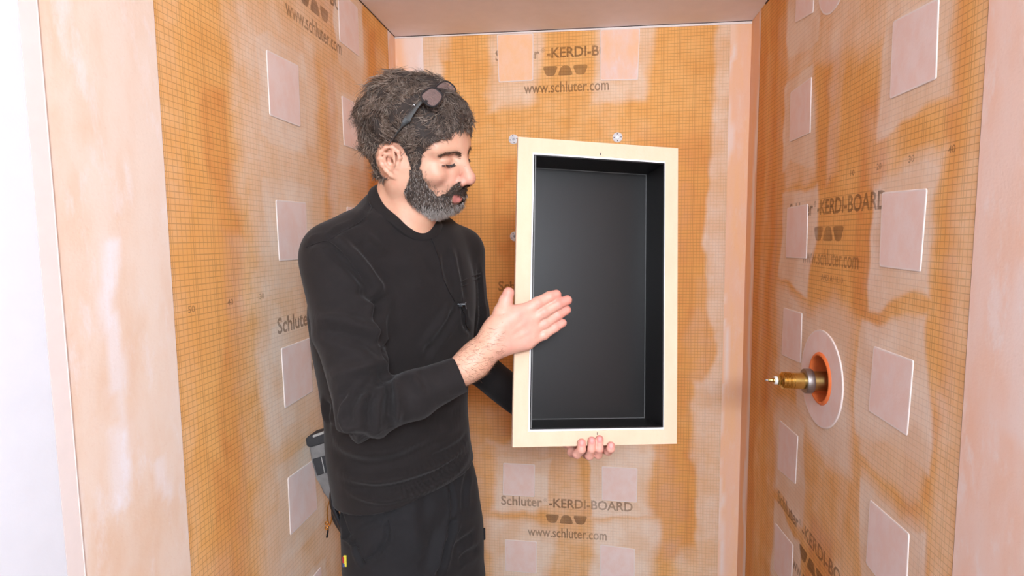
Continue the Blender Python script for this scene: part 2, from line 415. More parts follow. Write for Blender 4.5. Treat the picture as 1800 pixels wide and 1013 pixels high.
# --- right wall, with the round hole of the valve
HC = (1.272, 1.185)
WR = tag(grid_wall('wall_right', 'right', .800, D, .10, 2.19, .0055, M['board_side'], None,
    halos(PQ_RIGHT, 5) + soften([(.90, 1.07, 1.69, 1.90, .04, .85), (.90, 1.08, 1.42, 1.60, .035, .8), (.92, 1.09, 1.10, 1.31, .035, .85), (.90, 1.07, .78, 1.06, .05, .8), (.90, 1.06, .2, .9, .05, .6),
     (1.37, 1.54, 1.90, 2.2, .05, .8), (1.36, 1.54, 1.64, 1.88, .04, .75), (1.37, 1.53, 1.40, 1.60, .03, .75), (1.36, 1.56, 1.14, 1.34, .05, .85), (1.37, 1.55, .82, 1.05, .05, .85), (1.37, 1.54, .3, .76, .05, .8),
     (1.13, 1.40, 1.04, 1.33, .05, .85), (1.18, 1.36, 1.87, 2.1, .06, .7), (1.08, 1.2, 1.86, 2.1, .06, .6), (1.10, 1.45, .80, 1.05, .09, .42), (1.24, 1.29, 1.6, 2.1, .02, .45), (1.55, 1.62, .3, 2.1, .03, .35), (1.66, 1.72, .3, 2.0, .03, .3),
     (.80, .845, 1.2, 2.2, .03, .45), (.80, .86, .2, 1.25, .05, .65), (1.05, 1.14, .75, 1.25, .07, .45), (.9, 1.1, 1.3, 1.45, .04, .3), (1.0, 1.1, 1.6, 1.72, .05, .45), (.845, .87, .4, 1.0, .02, .5)], .78) + [(1.15, 1.40, 1.06, 1.31, .03, .95)],
    [(1.06, 1.14, 1.35, 1.75, .03, .8), (1.04, 1.09, 1.22, 1.38, .03, .7), (1.25, 1.33, 1.6, 1.9, .03, .6), (.855, .875, 1.1, 2.2, .02, .55), (1.60, 1.67, 1.0, 2.2, .04, .8), (1.72, 1.79, .3, 2.1, .03, .7), (.90, .94, .6, 1.25, .03, .7), (1.18, 1.3, .3, .84, .03, .9), (1.54, 1.6, 1.5, 2.2, .03, .5)],
    51, hole=(HC[0], HC[1], .056), ztop=lambda u: np.full_like(u, ZC(XR))), kind='structure')
grid_wall('fleece_band', 'right', .10, .8145, .0, 2.16, .014, M['band_right'], WR,
    [(.70, .73, 1.25, 1.45, .02, .5), (.66, .69, .9, 1.15, .03, .5)], None, 61, off=.0012, ztop=lambda u: np.full_like(u, ZC(XR)))
b = MB(); b.box((XR - .0004, .8152, 1.08), (.001, .0009, 2.16)); b.build('band_edge_line', M['slot2'], WR, False)
b = MB(); b.box((1.00, .070, 1.15), (.98, .1, 2.3)); tag(b.build('wall_right.001', M['white'], None, False), kind='structure')
b = MB(); b.box((1.45, -1.0, 1.15), (.1, 2.2, 2.3)); tag(b.build('wall_right.002', M['white'], None, False), kind='structure')
for q in PQ_RIGHT:
    patch_mesh('patch', 'right', q, M['patch'], WR)
def disc_patch(name, side, c, ri, ro, parent, mat, th=.0016, n=48):
    V = []; a = np.linspace(0, 2 * np.pi, n, endpoint=False)
    for r, o in ((ro, .0002), (ro, th * .7), (ro - .001, th), (ro - .004, th), (ri, th)):
        V.append(MAPS[side][0](c[0] + r * np.cos(a), c[1] + r * np.sin(a), o))
    me = bpy.data.meshes.new(name); F = []; mi = []
    for k in range(4):
        for i in range(n):
            F.append((k * n + i, k * n + (i + 1) % n, (k + 1) * n + (i + 1) % n, (k + 1) * n + i)); mi.append(1 if k < 3 else 0)
    me.from_pydata(np.concatenate(V).tolist(), [], F); me.materials.append(mat); me.materials.append(M['edge'])
    me.polygons.foreach_set('material_index', mi)
    bm = bmesh.new(); bm.from_mesh(me); bmesh.ops.recalc_face_normals(bm, faces=bm.faces); bm.to_mesh(me); bm.free()
    o = bpy.data.objects.new(name, me); COL.objects.link(o); o.parent = parent
    return o
disc_patch('round_patch', 'right', (1.292, 2.035), .0005, .073, WR, M['patch'])
disc_patch('pipe_seal', 'right', HC, .0515, .107, WR, M['patch'], .003)
M['seal'] = plain('orange_rubber', srgb(236, 120, 62), .5, .08, 60)
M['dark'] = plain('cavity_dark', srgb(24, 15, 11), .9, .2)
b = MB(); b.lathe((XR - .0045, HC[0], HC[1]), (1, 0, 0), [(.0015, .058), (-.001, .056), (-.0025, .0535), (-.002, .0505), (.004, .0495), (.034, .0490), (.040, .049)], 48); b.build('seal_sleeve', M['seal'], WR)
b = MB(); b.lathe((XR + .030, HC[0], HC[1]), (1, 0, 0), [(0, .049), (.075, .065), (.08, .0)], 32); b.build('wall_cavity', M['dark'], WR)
b = MB(); b.box((XR + .07, HC[0] + .022, HC[1] - .03), (.06, .03, .05), bev=.003); b.build('blocking', M['seal'], WR)
grid_wall('corner_band', 'right', 1.785, D, .10, 2.16, .012, M['corner'], WR, [(1.785, 1.812, 0, 2.2, .008, .8)], None, 71, off=.0008)
board_print('right', 1.499, 1.543, -1, WR, ansi=True); board_print('right', 1.515, .787, -1, WR, ansi=True)
for i, t in enumerate(('0', '10', '20', '30', '40')):
    wall_text(t, 'right', 1.267 - i * .0985 + (.004 if i == 0 else .008), 1.612, -(.007 if i == 0 else .016), WR, .01, name='print_number', height=.011)

# --- back wall
WB = tag(grid_wall('wall_back', 'back', XL, XR, .10, 2.19, .0055, M['board_back'], None,
    halos(PQ_BACK, 8) + soften([(-.31, -.15, 1.95, 2.2, .035, .7), (.03, .19, 1.93, 2.2, .04, .75), (-.56, -.50, 1.9, 2.2, .03, .8), (-.53, -.47, 2.08, 2.2, .03, .6), (-.30, .12, 1.80, 2.0, .10, .18),
     (-.32, -.15, .55, .78, .05, .85), (.04, .21, .55, .80, .05, .95), (-.34, -.12, .2, .50, .05, .9), (.02, .22, .2, .52, .05, .95), (-.42, .28, .2, .80, .10, .34), (-.14, -.04, .2, .80, .05, .5),
     (.405, .47, .1, 2.2, .022, .8), (.375, .47, .1, 1.0, .03, .75), (.36, .40, .9, 1.35, .03, .3), (.30, .42, .1, .42, .05, .6), (-.5, -.3, .4, .9, .1, .4)], .85),
    [(.22, .37, .4, .85, .05, .7), (.20, .42, .9, 1.80, .10, .6), (-.45, .40, .9, 1.6, .15, .35), (-.5, .42, .5, 1.0, .15, .3), (-.30, -.22, .8, 1.75, .04, .8), (-.12, -.02, .66, .82, .03, .6), (-.3, .1, .48, .53, .03, .4), (.0, .15, .5, .53, .02, .5)],  # tall deep stroke left of the niche paints the cast shadow into the board
    91, ztop=lambda u: ZC(u)), kind='structure')
grid_wall('corner_band', 'back', .447, XR, .10, 2.158, .012, M['corner'], WB, [(.445, .455, 0, 2.2, .006, .7)], None, 101, off=.0008)
grid_wall('corner_band', 'back', XL, -.543, .10, 2.172, .012, M['corner'], WB, [(-.60, -.54, 1.9, 2.2, .03, .6), (-.556, -.54, 0, 2.2, .006, .9)], None, 111, off=.0008)
patch_mesh('patch', 'back', [(-.292, 2.166), (-.171, 2.164), (-.173, 2.013), (-.288, 2.012)], M['patch_orange'], WB)
patch_mesh('patch', 'back', [(.045, 2.163), (.170, 2.160), (.165, 1.999), (.046, 2.003)], M['patch_streaked'], WB)
for q in PQ_BACK:
    patch_mesh('patch', 'back', q, M['patch'], WB)
for z in (.553, 1.318, 2.083): board_print('back', -.298, z, 1, WB)
# fastening washers with their screws
M['washer'] = plain('grey_white_washer', srgb(226, 222, 224), .45, .05, 80)
M['steel'] = plain('dull_steel', srgb(150, 146, 146), .38, .1, 90, metal=.9)
M['slot'] = plain('dark_slot', srgb(96, 82, 78), .8, .1)
for (x, z, rz) in ((-.2405, 1.826, .2), (.1015, 1.821, .05), (-.2395, 1.503, .5)):
    b = MB(); b.lathe((x, D, z), (0, -1, 0), [(.0002, .0162), (.0014, .0160), (.0022, .0148), (.0022, .0074), (.0010, .0062), (.0008, .0001)], 28)
    w = b.build('washer', M['washer'], WB)
    b = MB(); b.lathe((x, D - .0009, z), (0, -1, 0), [(0, .0046), (.0012, .0042), (.0012, .0019), (.0002, .0012), (.0002, .0001)], 16); b.build('screw', M['steel'], w)
    for k in range(4):
        a = rz + k * math.pi / 2; b = MB(); b.box((x + math.cos(a) * .0112, D - .0023, z + math.sin(a) * .0112), (.0034, .0006, .0030), bev=.0004)
        b.build('washer_slot', M['slot'], w, False)

# --- ceiling, joint strips, floor, the wall behind the photographer
b = MB(); b.prism([(XL - .1, -2.1, ZC(XL - .1)), (XR + 1.0, -2.1, ZC(XR + 1.0)), (XR + 1.0, D + .05, ZC(XR + 1.0)), (XL - .1, D + .05, ZC(XL - .1))], (0, 0, .06))
CE = tag(b.build('ceiling', M['ceil'], None, False), kind='structure')
b = MB(); b.prism([(XL, D - .003, ZC(XL) - .0015), (XR, D - .003, ZC(XR) - .0015), (XR, D - .003, ZC(XR) - .0085), (XL, D - .003, ZC(XL) - .0055)], (0, .0028, 0)); tag(b.build('trim_1', M['caulk'], None, False), kind='structure')
b = MB()
b.prism([(XL, D - .0042, ZC(XL)), (XR, D - .0042, ZC(XR)), (XR, D - .0042, ZC(XR) - .0016), (XL, D - .0042, ZC(XL) - .0020)], (0, .001, 0))
b.prism([(XL + .001, 1.45, ZC(XL)), (XL + .001, D, ZC(XL)), (XL + .001, D, ZC(XL) - .002), (XL + .001, 1.45, ZC(XL) - .002)], (.0012, 0, 0))
b.prism([(XR - .001, 1.60, ZC(XR) + .001), (XR - .001, 1.745, ZC(XR) + .001), (XR - .001, 1.745, ZC(XR) - .004), (XR - .001, 1.60, ZC(XR) - .006)], (-.0014, 0, 0))
b.build('joint_gap_shade', M['gap'], CE, False)  # dark strips paint the shade of the ceiling joint, plus a corner mark
b = MB(); b.box((.39, -.05, -.05), (2.4, 4.1, .1)); tag(b.build('floor', M['floor'], None, False), kind='structure')
b = MB(); b.box((.39, -2.06, 1.2), (2.4, .06, 2.6)); tag(b.build('wall_rear', M['white'], None, False), kind='structure')

# ------------------------------------------------------------------ shower valve sticking out of the right wall
def brass(name, col, rough):
    t = NT(name); v = t.obj(); f = t.noise(v, 120, 3)
    t.l(t.mix(f, tuple(c * .75 for c in col[:3]) + (1,), col), t.b.inputs['Base Color']); t.set(Metallic=1.0, Roughness=rough); return t.m
M['brass'] = brass('brass', srgb(222, 186, 108), .26); M['brass_dull'] = brass('dull_brass', srgb(196, 164, 104), .38)
M['nickel'] = brass('grey_metal', srgb(168, 158, 154), .48)
M['nylon'] = plain('white_nylon', srgb(226, 222, 216), .45, .04)
VZ = 1.180; VY = 1.268
vo = tag(empty('shower_valve', (XR + .02, VY, VZ)), 'brass shower valve cartridge poking out of the round hole in the right-hand wall', 'valve')
def vpart(name, mat, prof, n=32):
    b = MB(); b.lathe((0, 0, 0), (-1, 0, 0), prof, n); return b.build(name, mat, vo)
vpart('valve_body', M['brass_dull'], [(-.05, 0), (-.05, .0215), (.046, .0218), (.046, .0)])
vpart('collar', M['nickel'], [(.0425, .020), (.0425, .0262), (.044, .0270), (.056, .0270), (.0575, .0262), (.058, .0235), (.0575, .0185), (.0575, 0)])
vpart('sleeve', M['brass'], [(.05, 0), (.05, .0182), (.0800, .0182), (.0806, .0176), (.0812, .0182), (.0855, .0182), (.0860, .0170), (.0860, 0)])
prof = [(.085, 0), (.085, .0172)]
for i in range(7): prof += [(.0862 + i * .0026, .0186), (.0870 + i * .0026, .0186), (.0878 + i * .0026, .0172), (.0884 + i * .0026, .0172)]
vpart('threaded_end', M['brass'], prof + [(.1045, .0165), (.1075, .0125), (.1075, 0)])
vpart('hex_nut', M['brass'], [(.1065, 0), (.1065, .0112), (.1075, .012), (.1125, .0118), (.1135, .011), (.1135, 0)], 6)
vpart('nylon_ring', M['nylon'], [(.1125, 0), (.1125, .0092), (.1185, .0090), (.1195, .0082), (.1195, 0)])
vpart('stem', M['brass'], [(.119, 0), (.119, .0056), (.1215, .0054), (.1225, .0042), (.1310, .0040), (.1322, .0030), (.1322, 0)], 16)
vpart('stem_tip', M['nickel'], [(.1315, 0), (.1315, .0024), (.1372, .0022), (.138, .0016), (.138, 0)], 12)

# ------------------------------------------------------------------ the shower niche he holds
NK = 1.10 / 1.02; a_, b_, c_ = .3012, -.1306, .0515
NR = Matrix.Rotation(a_, 3, 'Z') @ Matrix.Rotation(b_, 3, 'X') @ Matrix.Rotation(c_, 3, 'Y')
NO = Vector((.0228 * NK, 1.10, 1.5 + (1.3988 - 1.5) * NK))
NM = Matrix.Translation(NO) @ NR.to_4x4()
def npt(x, y, z): return NM @ Vector((x, y, z))
nW, nH, nD = .3078 * NK, .5529 * NK, .080 * NK
M['flange'] = fleece_mat('pale_orange_fleece', srgb(222, 190, 162), srgb(219, 184, 156), .12, (10, 10, 4), srgb(228, 204, 190))
M['foam'] = plain('pale_foam', srgb(244, 236, 236), .8, .03)
M['liner'] = plain('black_powder_coat', (.0095, .008, .0075, 1), .40, .1, 500, spec=.32, bump=.06, bscale=900)
M['rim'] = plain('grey_liner_rim', (.10, .095, .09, 1), .45, .05)
no = tag(empty('shower_niche', NO), 'black lined recessed shower niche with pale orange flange held up by the man', 'niche')
no.rotation_euler = NR.to_euler()
ox, oz = .1372, .2688          # half opening
b = MB()
def frame(b, W, H, w, h, y0, y1, xo=0.0):
    o = [(-W, -H), (W, -H), (W, H), (-W, H)]; i = [(xo - w, -h), (xo + w, -h), (xo + w, h), (xo - w, h)]
    v = [[b.bm.verts.new((x, y, z)) for x, z in L] for L, y in ((o, y0), (i, y0), (i, y1), (o, y1))]
    for A, B in ((0, 1), (1, 2), (2, 3), (3, 0)):
        for k in range(4): b.bm.faces.new((v[A][k], v[A][(k + 1) % 4], v[B][(k + 1) % 4], v[B][k]))
    return b
FX = (.1268 - .1265) * NK / 2 + .0006
frame(b, nW / 2, nH / 2, ox, oz, 0, .0125, FX)
bmesh.ops.bevel(b.bm, geom=[e for e in b.bm.edges], offset=.0007, segments=1, affect='EDGES')
b.build('flange', M['flange'], no, False)
b = MB(); frame(b, ox - .0001, oz - .0001, ox - .0028, oz - .0035, -.0004, .012, 0)
for v in b.bm.verts: v.co.x += FX
b.build('cut_edge', M['foam'], no, False)
b = MB(); frame(b, ox + .0125, oz + .0125, ox, oz, .0125, nD + .004, 0)
b.box((0, nD + .010, 0), (2 * ox + .025, .0125, 2 * oz + .025))
for v in b.bm.verts: v.co.x += FX
b.build('foam_body', M['flange'], no, False)
# folded steel tray
lx, lz, lw = ox - .0030, oz - .0040, .0024
LXO = FX + .0012
b = MB()
def quad(b, *p): b.bm.faces.new([b.bm.verts.new(Vector(q)) for q in p])
i0, k0 = lx - lw, lz - lw; y0, y1 = -.0012, nD
for s in (-1, 1):
    b.box((s * (lx - lw / 2), (y0 + y1) / 2, 0), (lw, y1 - y0, 2 * lz), bev=.0004)
    b.box((0, (y0 + y1) / 2, s * (lz - lw / 2)), (2 * lx - 2 * lw, y1 - y0, lw), bev=.0004)
b.box((0, y1 + .001, 0), (2 * lx, .0024, 2 * lz))
for v in b.bm.verts: v.co.x += LXO
b.build('liner', M['liner'], no, False)
b = MB()
for s in (-1, 1):
    b.box((LXO + s * (lx - lw - .0006), y1 - .0006, 0), (.0011, .0011, 2 * k0)); b.box((LXO, y1 - .0006, s * (k0 - .0006)), (2 * i0, .0011, .0011))
b.box((LXO - lx + lw / 2, y0 - .0003, 0), (lw, .0008, 2 * lz - .004))
b.build('liner_seam', M['rim'], no, False)
for z, h in ((oz + .006, .005), (-oz - .006, .005)):
    b = MB(); b.box((FX, -.0002, z), (.0016, .0006, h)); b.build('centre_mark', M['slot'], no, False)
# ------------------------------------------------------------------ signed-distance modelling (smooth unions, meshed by surface nets)
class SDF:
    def __init__(s): s.p = []
    def add(s, f, c, r, k=.01, op='u'): s.p.append((f, np.asarray(c, dtype=np.float32), float(r), k, op)); return s
    def cap(s, a, b, ra, rb=None, k=.01, op='u'):
        a = np.asarray(a, np.float32); b = np.asarray(b, np.float32); rb = ra if rb is None else rb
        ab = b - a; L = max(float(ab.dot(ab)), 1e-12)
        def f(p):
            q = p - a; t = np.clip(q @ ab / L, 0, 1)
            return np.sqrt(((q - t[:, None] * ab) ** 2).sum(1)) - (ra + (rb - ra) * t)
        return s.add(f, (a + b) / 2, np.sqrt(L) / 2 + max(ra, rb), k, op)
    def chain(s, pts, rad, k=.01, op='u', k0=None):
        for i in range(len(pts) - 1):
            s.cap(pts[i], pts[i + 1], rad[i], rad[i + 1], (k0 if (i == 0 and k0 is not None) else k), op)
        return s
    def ell(s, c, r, R=None, k=.01, op='u'):
        c = np.asarray(c, np.float32); r = np.asarray(r, np.float32); R = np.eye(3, dtype=np.float32) if R is None else np.asarray(R, np.float32)
        def f(p):
            q = (p - c) @ R; a = q / r; k0 = np.sqrt((a * a).sum(1)); b = a / r; k1 = np.sqrt((b * b).sum(1)) + 1e-9
            return k0 * (k0 - 1) / k1
        return s.add(f, c, max(r), k, op)
    def loft(s, st, ax, fw, k=.02, op='u', power=2.3):
        """st rows: z, cx, cy, half width (along ax), half depth (along fw)"""
        st = np.array(sorted(st), float); zz = np.linspace(st[0, 0], st[-1, 0], 200)
        def sm(col):
            v = np.interp(zz, st[:, 0], st[:, col]); w = max(1, int(.035 / (zz[1] - zz[0])))
            vp = np.pad(v, (w, w), mode='edge'); ker = np.hanning(2 * w + 3)[1:-1]; ker /= ker.sum()
            return np.convolve(vp, ker, mode='same')[w:-w]
        T = [sm(i) for i in range(1, 5)]; ax = np.asarray(ax[:2], np.float32); fw = np.asarray(fw[:2], np.float32)
        z0, z1 = st[0, 0], st[-1, 0]
        def f(p):
            z = np.clip(p[:, 2], z0, z1); cx, cy, a, b = [np.interp(z, zz, t).astype(np.float32) for t in T]
            dx = p[:, 0] - cx; dy = p[:, 1] - cy
            u = np.abs(dx * ax[0] + dy * ax[1]) / a; v = np.abs(dx * fw[0] + dy * fw[1]) / b
            q = (u ** power + v ** power + 1e-9) ** (1 / power)
            d = (q - 1) * np.minimum(a, b)
            e = np.maximum(z0 - p[:, 2], p[:, 2] - z1)
            return np.where(e > 0, np.sqrt(np.maximum(d, 0) ** 2 + e ** 2), d)
        c = np.array([st[:, 1].mean(), st[:, 2].mean(), (z0 + z1) / 2])
        return s.add(f, c, (z1 - z0) / 2 + .25, k, op)
    @staticmethod
    def comb(d, e, k, op):
        if op == 's': d = -d
        if op == 'i': d, e = -d, -e
        h = np.maximum(k - np.abs(d - e), 0) / max(k, 1e-6)
        r = np.minimum(d, e) - h * h * k * .25
        return -r if op in 'si' else r
    def ev(s, X, cen=None, rad=None):
        """X: (nb, m, 3) in groups with centres/radii for culling"""
        nb, m, _ = X.shape
        if cen is None: cen = X.mean(1); rad = np.sqrt(((X - cen[:, None]) ** 2).sum(2)).max(1)
        Dv = np.full((nb, m), .3, np.float32)
        for f, c, r, k, op in s.p:
            if op == 'i': sel = np.arange(nb)
            else: sel = np.nonzero(np.sqrt(((cen - c) ** 2).sum(1)) < r + rad + .035 + k)[0]
            if len(sel) == 0: continue
            e = f(X[sel].reshape(-1, 3)).reshape(len(sel), m)
            Dv[sel] = s.comb(Dv[sel], e.astype(np.float32), k, op)
        return Dv
    def at(s, V):
        """distance at arbitrary points (sorted into small groups)"""
        V = np.asarray(V, np.float32); n = len(V); key = np.floor(V / .05).astype(np.int64)
        o = np.lexsort((key[:, 2], key[:, 1], key[:, 0])); g = 64; pad = (-n) % g
        oo = np.concatenate([o, np.repeat(o[-1:], pad)]); d = s.ev(V[oo].reshape(-1, g, 3)).ravel()
        out = np.empty(n, np.float32); out[oo] = d
        return out
    def mesh(s, lo, hi, h, B=12, project=1):
        lo = np.asarray(lo, float); hi = np.asarray(hi, float); nb = np.ceil((hi - lo) / (h * B)).astype(int)
        G = np.stack(np.meshgrid(*[np.arange(n) for n in nb], indexing='ij'), -1).reshape(-1, 3)
        cen = (lo + (G + .5) * h * B).astype(np.float32); hd = h * B * .87
        # coarse cull by neighbouring groups
        d = s.ev(cen[:, None, :], cen, np.full(len(cen), 1e-3))[:, 0]
        keep = np.abs(d) < hd * 1.7 + .004
        G = G[keep]; cen = cen[keep]
        loc = np.stack(np.meshgrid(*[np.arange(B + 1)] * 3, indexing='ij'), -1).reshape(-1, 3)
        VV = []; key = []; faces = []
        N = nb * B + 2; st = np.array([N[1] * N[2], N[2], 1], dtype=np.int64)
        corner = np.array([[i, j, k] for i in (0, 1) for j in (0, 1) for k in (0, 1)])
        Q = []
        for c0 in range(0, len(G), 400):
            g = G[c0:c0 + 400]; X = (lo + (g[:, None, :] * B + loc[None]) * h).astype(np.float32)
            dd = s.ev(X, cen[c0:c0 + 400], np.full(len(g), hd, np.float32)).reshape(len(g), B + 1, B + 1, B + 1)
            sg = dd < 0
            C = [dd[:, i:B + i, j:B + j, k:B + k] for i, j, k in corner]; Cs = np.stack([c < 0 for c in C], -1)
            cnt = Cs.sum(-1); act = (cnt > 0) & (cnt < 8)
            idx = np.argwhere(act)
            if len(idx) == 0: continue
            vals = np.stack([c[act] for c in C], -1)
            acc = np.zeros((len(idx), 3)); num = np.zeros(len(idx))
            for a in range(8):
                for bb in range(a + 1, 8):
                    if np.abs(corner[a] - corner[bb]).sum() != 1: continue
                    x = (vals[:, a] < 0) != (vals[:, bb] < 0); t = np.where(x, vals[:, a] / (vals[:, a] - vals[:, bb] + 1e-20), 0)
                    pt = corner[a] + t[:, None] * (corner[bb] - corner[a]); acc += pt * x[:, None]; num += x
            cell = g[idx[:, 0]] * B + idx[:, 1:]
            VV.append(lo + (cell + acc / num[:, None]) * h); key.append(cell @ st)
            for ax in range(3):
                sl0 = [slice(None)] + [slice(0, B)] * 3; sl1 = list(sl0); sl1[ax + 1] = slice(1, B + 1)
                a = sg[tuple(sl0)]; b2 = sg[tuple(sl1)]; e = np.argwhere(a != b2)
                if len(e) == 0: continue
                cc = g[e[:, 0]] * B + e[:, 1:]; inside = a[tuple(e.T)]
                u, w = [(1, 2), (2, 0), (0, 1)][ax]; U = np.eye(3, dtype=int)[u]; W_ = np.eye(3, dtype=int)[w]
                q = np.stack([(cc - U - W_) @ st, (cc - W_) @ st, cc @ st, (cc - U) @ st], 1)
                q[~inside] = q[~inside][:, ::-1]
                Q.append(q)
        V = np.concatenate(VV); key = np.concatenate(key); Q = np.concatenate(Q)
        o = np.argsort(key); key = key[o]; V = V[o]
        ix = np.searchsorted(key, Q); ix = np.clip(ix, 0, len(key) - 1); ok = (key[ix] == Q).all(1)
        F = ix[ok]
        for _ in range(project):
            d0 = s.at(V); gr = np.stack([s.at(V + np.eye(3)[i] * h * .4) - d0 for i in range(3)], 1) / (h * .4)
            gl = np.maximum((gr ** 2).sum(1), .2)
            V = V - np.clip(d0, -h * .5, h * .5)[:, None] * gr / gl[:, None]
        return V, F
def vnormals(V, F):
    n = np.cross(V[F[:, 2]] - V[F[:, 0]], V[F[:, 3 if F.shape[1] > 3 else 1]] - V[F[:, 1]]) if F.shape[1] == 4 else np.cross(V[F[:, 1]] - V[F[:, 0]], V[F[:, 2]] - V[F[:, 0]])
    o = np.zeros_like(V)
    for k in range(F.shape[1]):
        for c in range(3): o[:, c] += np.bincount(F[:, k], n[:, c], len(V))
    return o / np.maximum(np.sqrt((o ** 2).sum(1)), 1e-12)[:, None]
def in_poly(x, y, poly):
    r = np.zeros(len(x), bool); n = len(poly)
    for i in range(n):
        (x0, y0), (x1, y1) = poly[i], poly[(i + 1) % n]
        if y0 == y1: continue
        c = (y0 > y) != (y1 > y)
        r ^= c & (x < (x1 - x0) * (y - y0) / (y1 - y0) + x0)
    return r
def poly_dist(x, y, poly, closed=True):
    d = np.full(len(x), 1e9); n = len(poly)
    for i in range(n if closed else n - 1):
        a = np.array(poly[i], float); b = np.array(poly[(i + 1) % n], float); ab = b - a
        t = np.clip(((x - a[0]) * ab[0] + (y - a[1]) * ab[1]) / max(ab @ ab, 1e-9), 0, 1)
        d = np.minimum(d, np.hypot(x - a[0] - t * ab[0], y - a[1] - t * ab[1]))
    return d
def smooth_path(pts, n):
    pts = np.asarray(pts, float)
    if len(pts) < 3:
        t = np.linspace(0, 1, n)[:, None]; return pts[0] * (1 - t) + pts[-1] * t
    P_ = np.vstack([2 * pts[0] - pts[1], pts, 2 * pts[-1] - pts[-2]]); out = []
    for s in np.linspace(0, len(pts) - 1 - 1e-6, n):
        i = int(s); t = s - i; a, b, c, d = P_[i:i + 4]
        out.append(.5 * (2 * b + (c - a) * t + (2 * a - 5 * b + 4 * c - d) * t * t + (3 * b - a - 3 * c + d) * t ** 3))
    return np.array(out)

# ------------------------------------------------------------------ the man: joints (image position, depth) -> metres
YAW_F = np.array([.80, -.60, 0.0]); YAW_A = np.array([.60, .80, 0.0])       # chest forward, right-to-left shoulder axis
def rot_head(yaw, pit, rol):
    return np.array(Matrix.Rotation(yaw, 3, 'Z') @ Matrix.Rotation(pit, 3, 'Y') @ Matrix.Rotation(rol, 3, 'X'))
HR = rot_head(-.30, .28, .25); HS = .995; HO = P(742.5, 261, 1.10)
def hl(x, y, z): return HO + HR @ (np.array([x, y, z]) * HS)
def to_head(V): return ((V - HO) @ HR) / HS

SH_R = P(592, 456, 1.00); EL_R = P(642, 724, .905); WR_R = P(862, 604, .995)
SH_L = P(808, 448, 1.29); EL_L = P(838, 640, 1.33); WR_L = P(985, 762, 1.225)

def head_sdf(B):
    E = lambda c, r, k=.012, op='u', R=None: B.ell(hl(*c), np.array(r) * HS, HR if R is None else HR @ R, k, op)
    Cc = lambda a, b, ra, rb, k=.01, op='u': B.cap(hl(*a), hl(*b), ra * HS, rb * HS, k, op)
    E((-.014, 0, .032), (.097, .076, .086)); E((-.058, 0, -.012), (.050, .060, .052), .03); E((.035, 0, .038), (.056, .063, .060), .03)
    E((.030, 0, -.035), (.060, .061, .080), .03)
    for s in (-1, 1):
        Cc((-.002, s * .056, -.062), (.048, s * .030, -.089), .020, .017, .03)
        Cc((.002, s * .060, -.03), (-.002, s * .056, -.062), .018, .020, .025)
        E((.058, s * .044, -.030), (.028, .022, .020), .02)
        Cc((.088, s * .010, .019), (.068, s * .050, .018), .0085, .0085, .018)
    E((.066, 0, -.090), (.022, .030, .018), .02)
    E((.079, 0, -.072), (.018, .030, .022), .02)
    for s in (-1, 1):                                             # eye sockets, lids
        E((.096, s * .031, -.004), (.016, .020, .012), .016, 's')
        E((.0745, s * .0325, -.004), (.0140, .0150, .0130), .004)
        Cc((.0875, s * .020, .0075), (.079, s * .046, .0055), .0016, .0016, .005, 's')     # lid crease
        Cc((.0898, s * .021, -.0085), (.0790, s * .0455, -.0075), .0012, .0012, .003, 's')   # closed lid line
        Cc((.087, s * .022, -.0125), (.078, s * .044, -.012), .0022, .0020, .006)
    for s in (-1, 1): Cc((.087, s * .012, -.012), (.086, s * .020, -.046), .0090, .0110, .016)
    Cc((.091, 0, .008), (.1145, 0, -.030), .0078, .0098, .014); E((.1155, 0, -.0365), (.0120, .0118, .0110), .010)
    for s in (-1, 1):
        E((.1025, s * .0125, -.044), (.0118, .0078, .0085), .007)
        E((.1065, s * .0070, -.0535), (.0062, .0036, .0034), .003, 's')
    Cc((.0935, 0, -.0690), (.082, .021, -.0745), .0060, .0032, .006); Cc((.0935, 0, -.0690), (.082, -.021, -.0745), .0060, .0032, .006)
    Cc((.0915, 0, -.0830), (.080, .018, -.0785), .0076, .0040, .006); Cc((.0915, 0, -.0830), (.080, -.018, -.0785), .0076, .0040, .006)
    Cc((.1005, -.014, -.0755), (.1005, .014, -.0755), .0022, .0022, .003, 's')
    for s in (-1, 1):                                             # ears
        ear = lambda x, z, o=0.0: (x * .95 - .001, s * (.0755 + o + max(0, .004 - x) * .36), (z + .045) * .80 - .047)
        rim = [(.003, -.010), (.007, .004), (.003, .018), (-.008, .026), (-.021, .022), (-.030, .010), (-.032, -.006), (-.027, -.020), (-.019, -.032), (-.009, -.042), (.001, -.045)]
        tilt = np.array(Matrix.Rotation(s * .40, 3, 'Z'))
        E(ear(-.012, -.004, .0015), (.0180, .0036, .021), .006, 'u', tilt)
        E(ear(-.005, -.036, .001), (.0090, .0044, .0100), .006, 'u', tilt)
        for (x0, z0), (x1, z1) in zip(rim, rim[1:]): Cc(ear(x0, z0, .0035), ear(x1, z1, .0035), .0036, .0036, .004)
        anti = [(-.010, .012), (-.021, .006), (-.024, -.006), (-.019, -.018), (-.010, -.027), (-.002, -.028)]
        for (x0, z0), (x1, z1) in zip(anti, anti[1:]): Cc(ear(x0, z0, .0030), ear(x1, z1, .0030), .0027, .0027, .004)
        E(ear(-.008, -.010, .0065), (.0080, .0050, .0090), .004, 's', tilt)
        E(ear(-.012, .017, .0060), (.0070, .0026, .0034), .004, 's', tilt)
        Cc(ear(.004, -.012, .004), ear(.004, -.020, .004), .0040, .0040, .005)

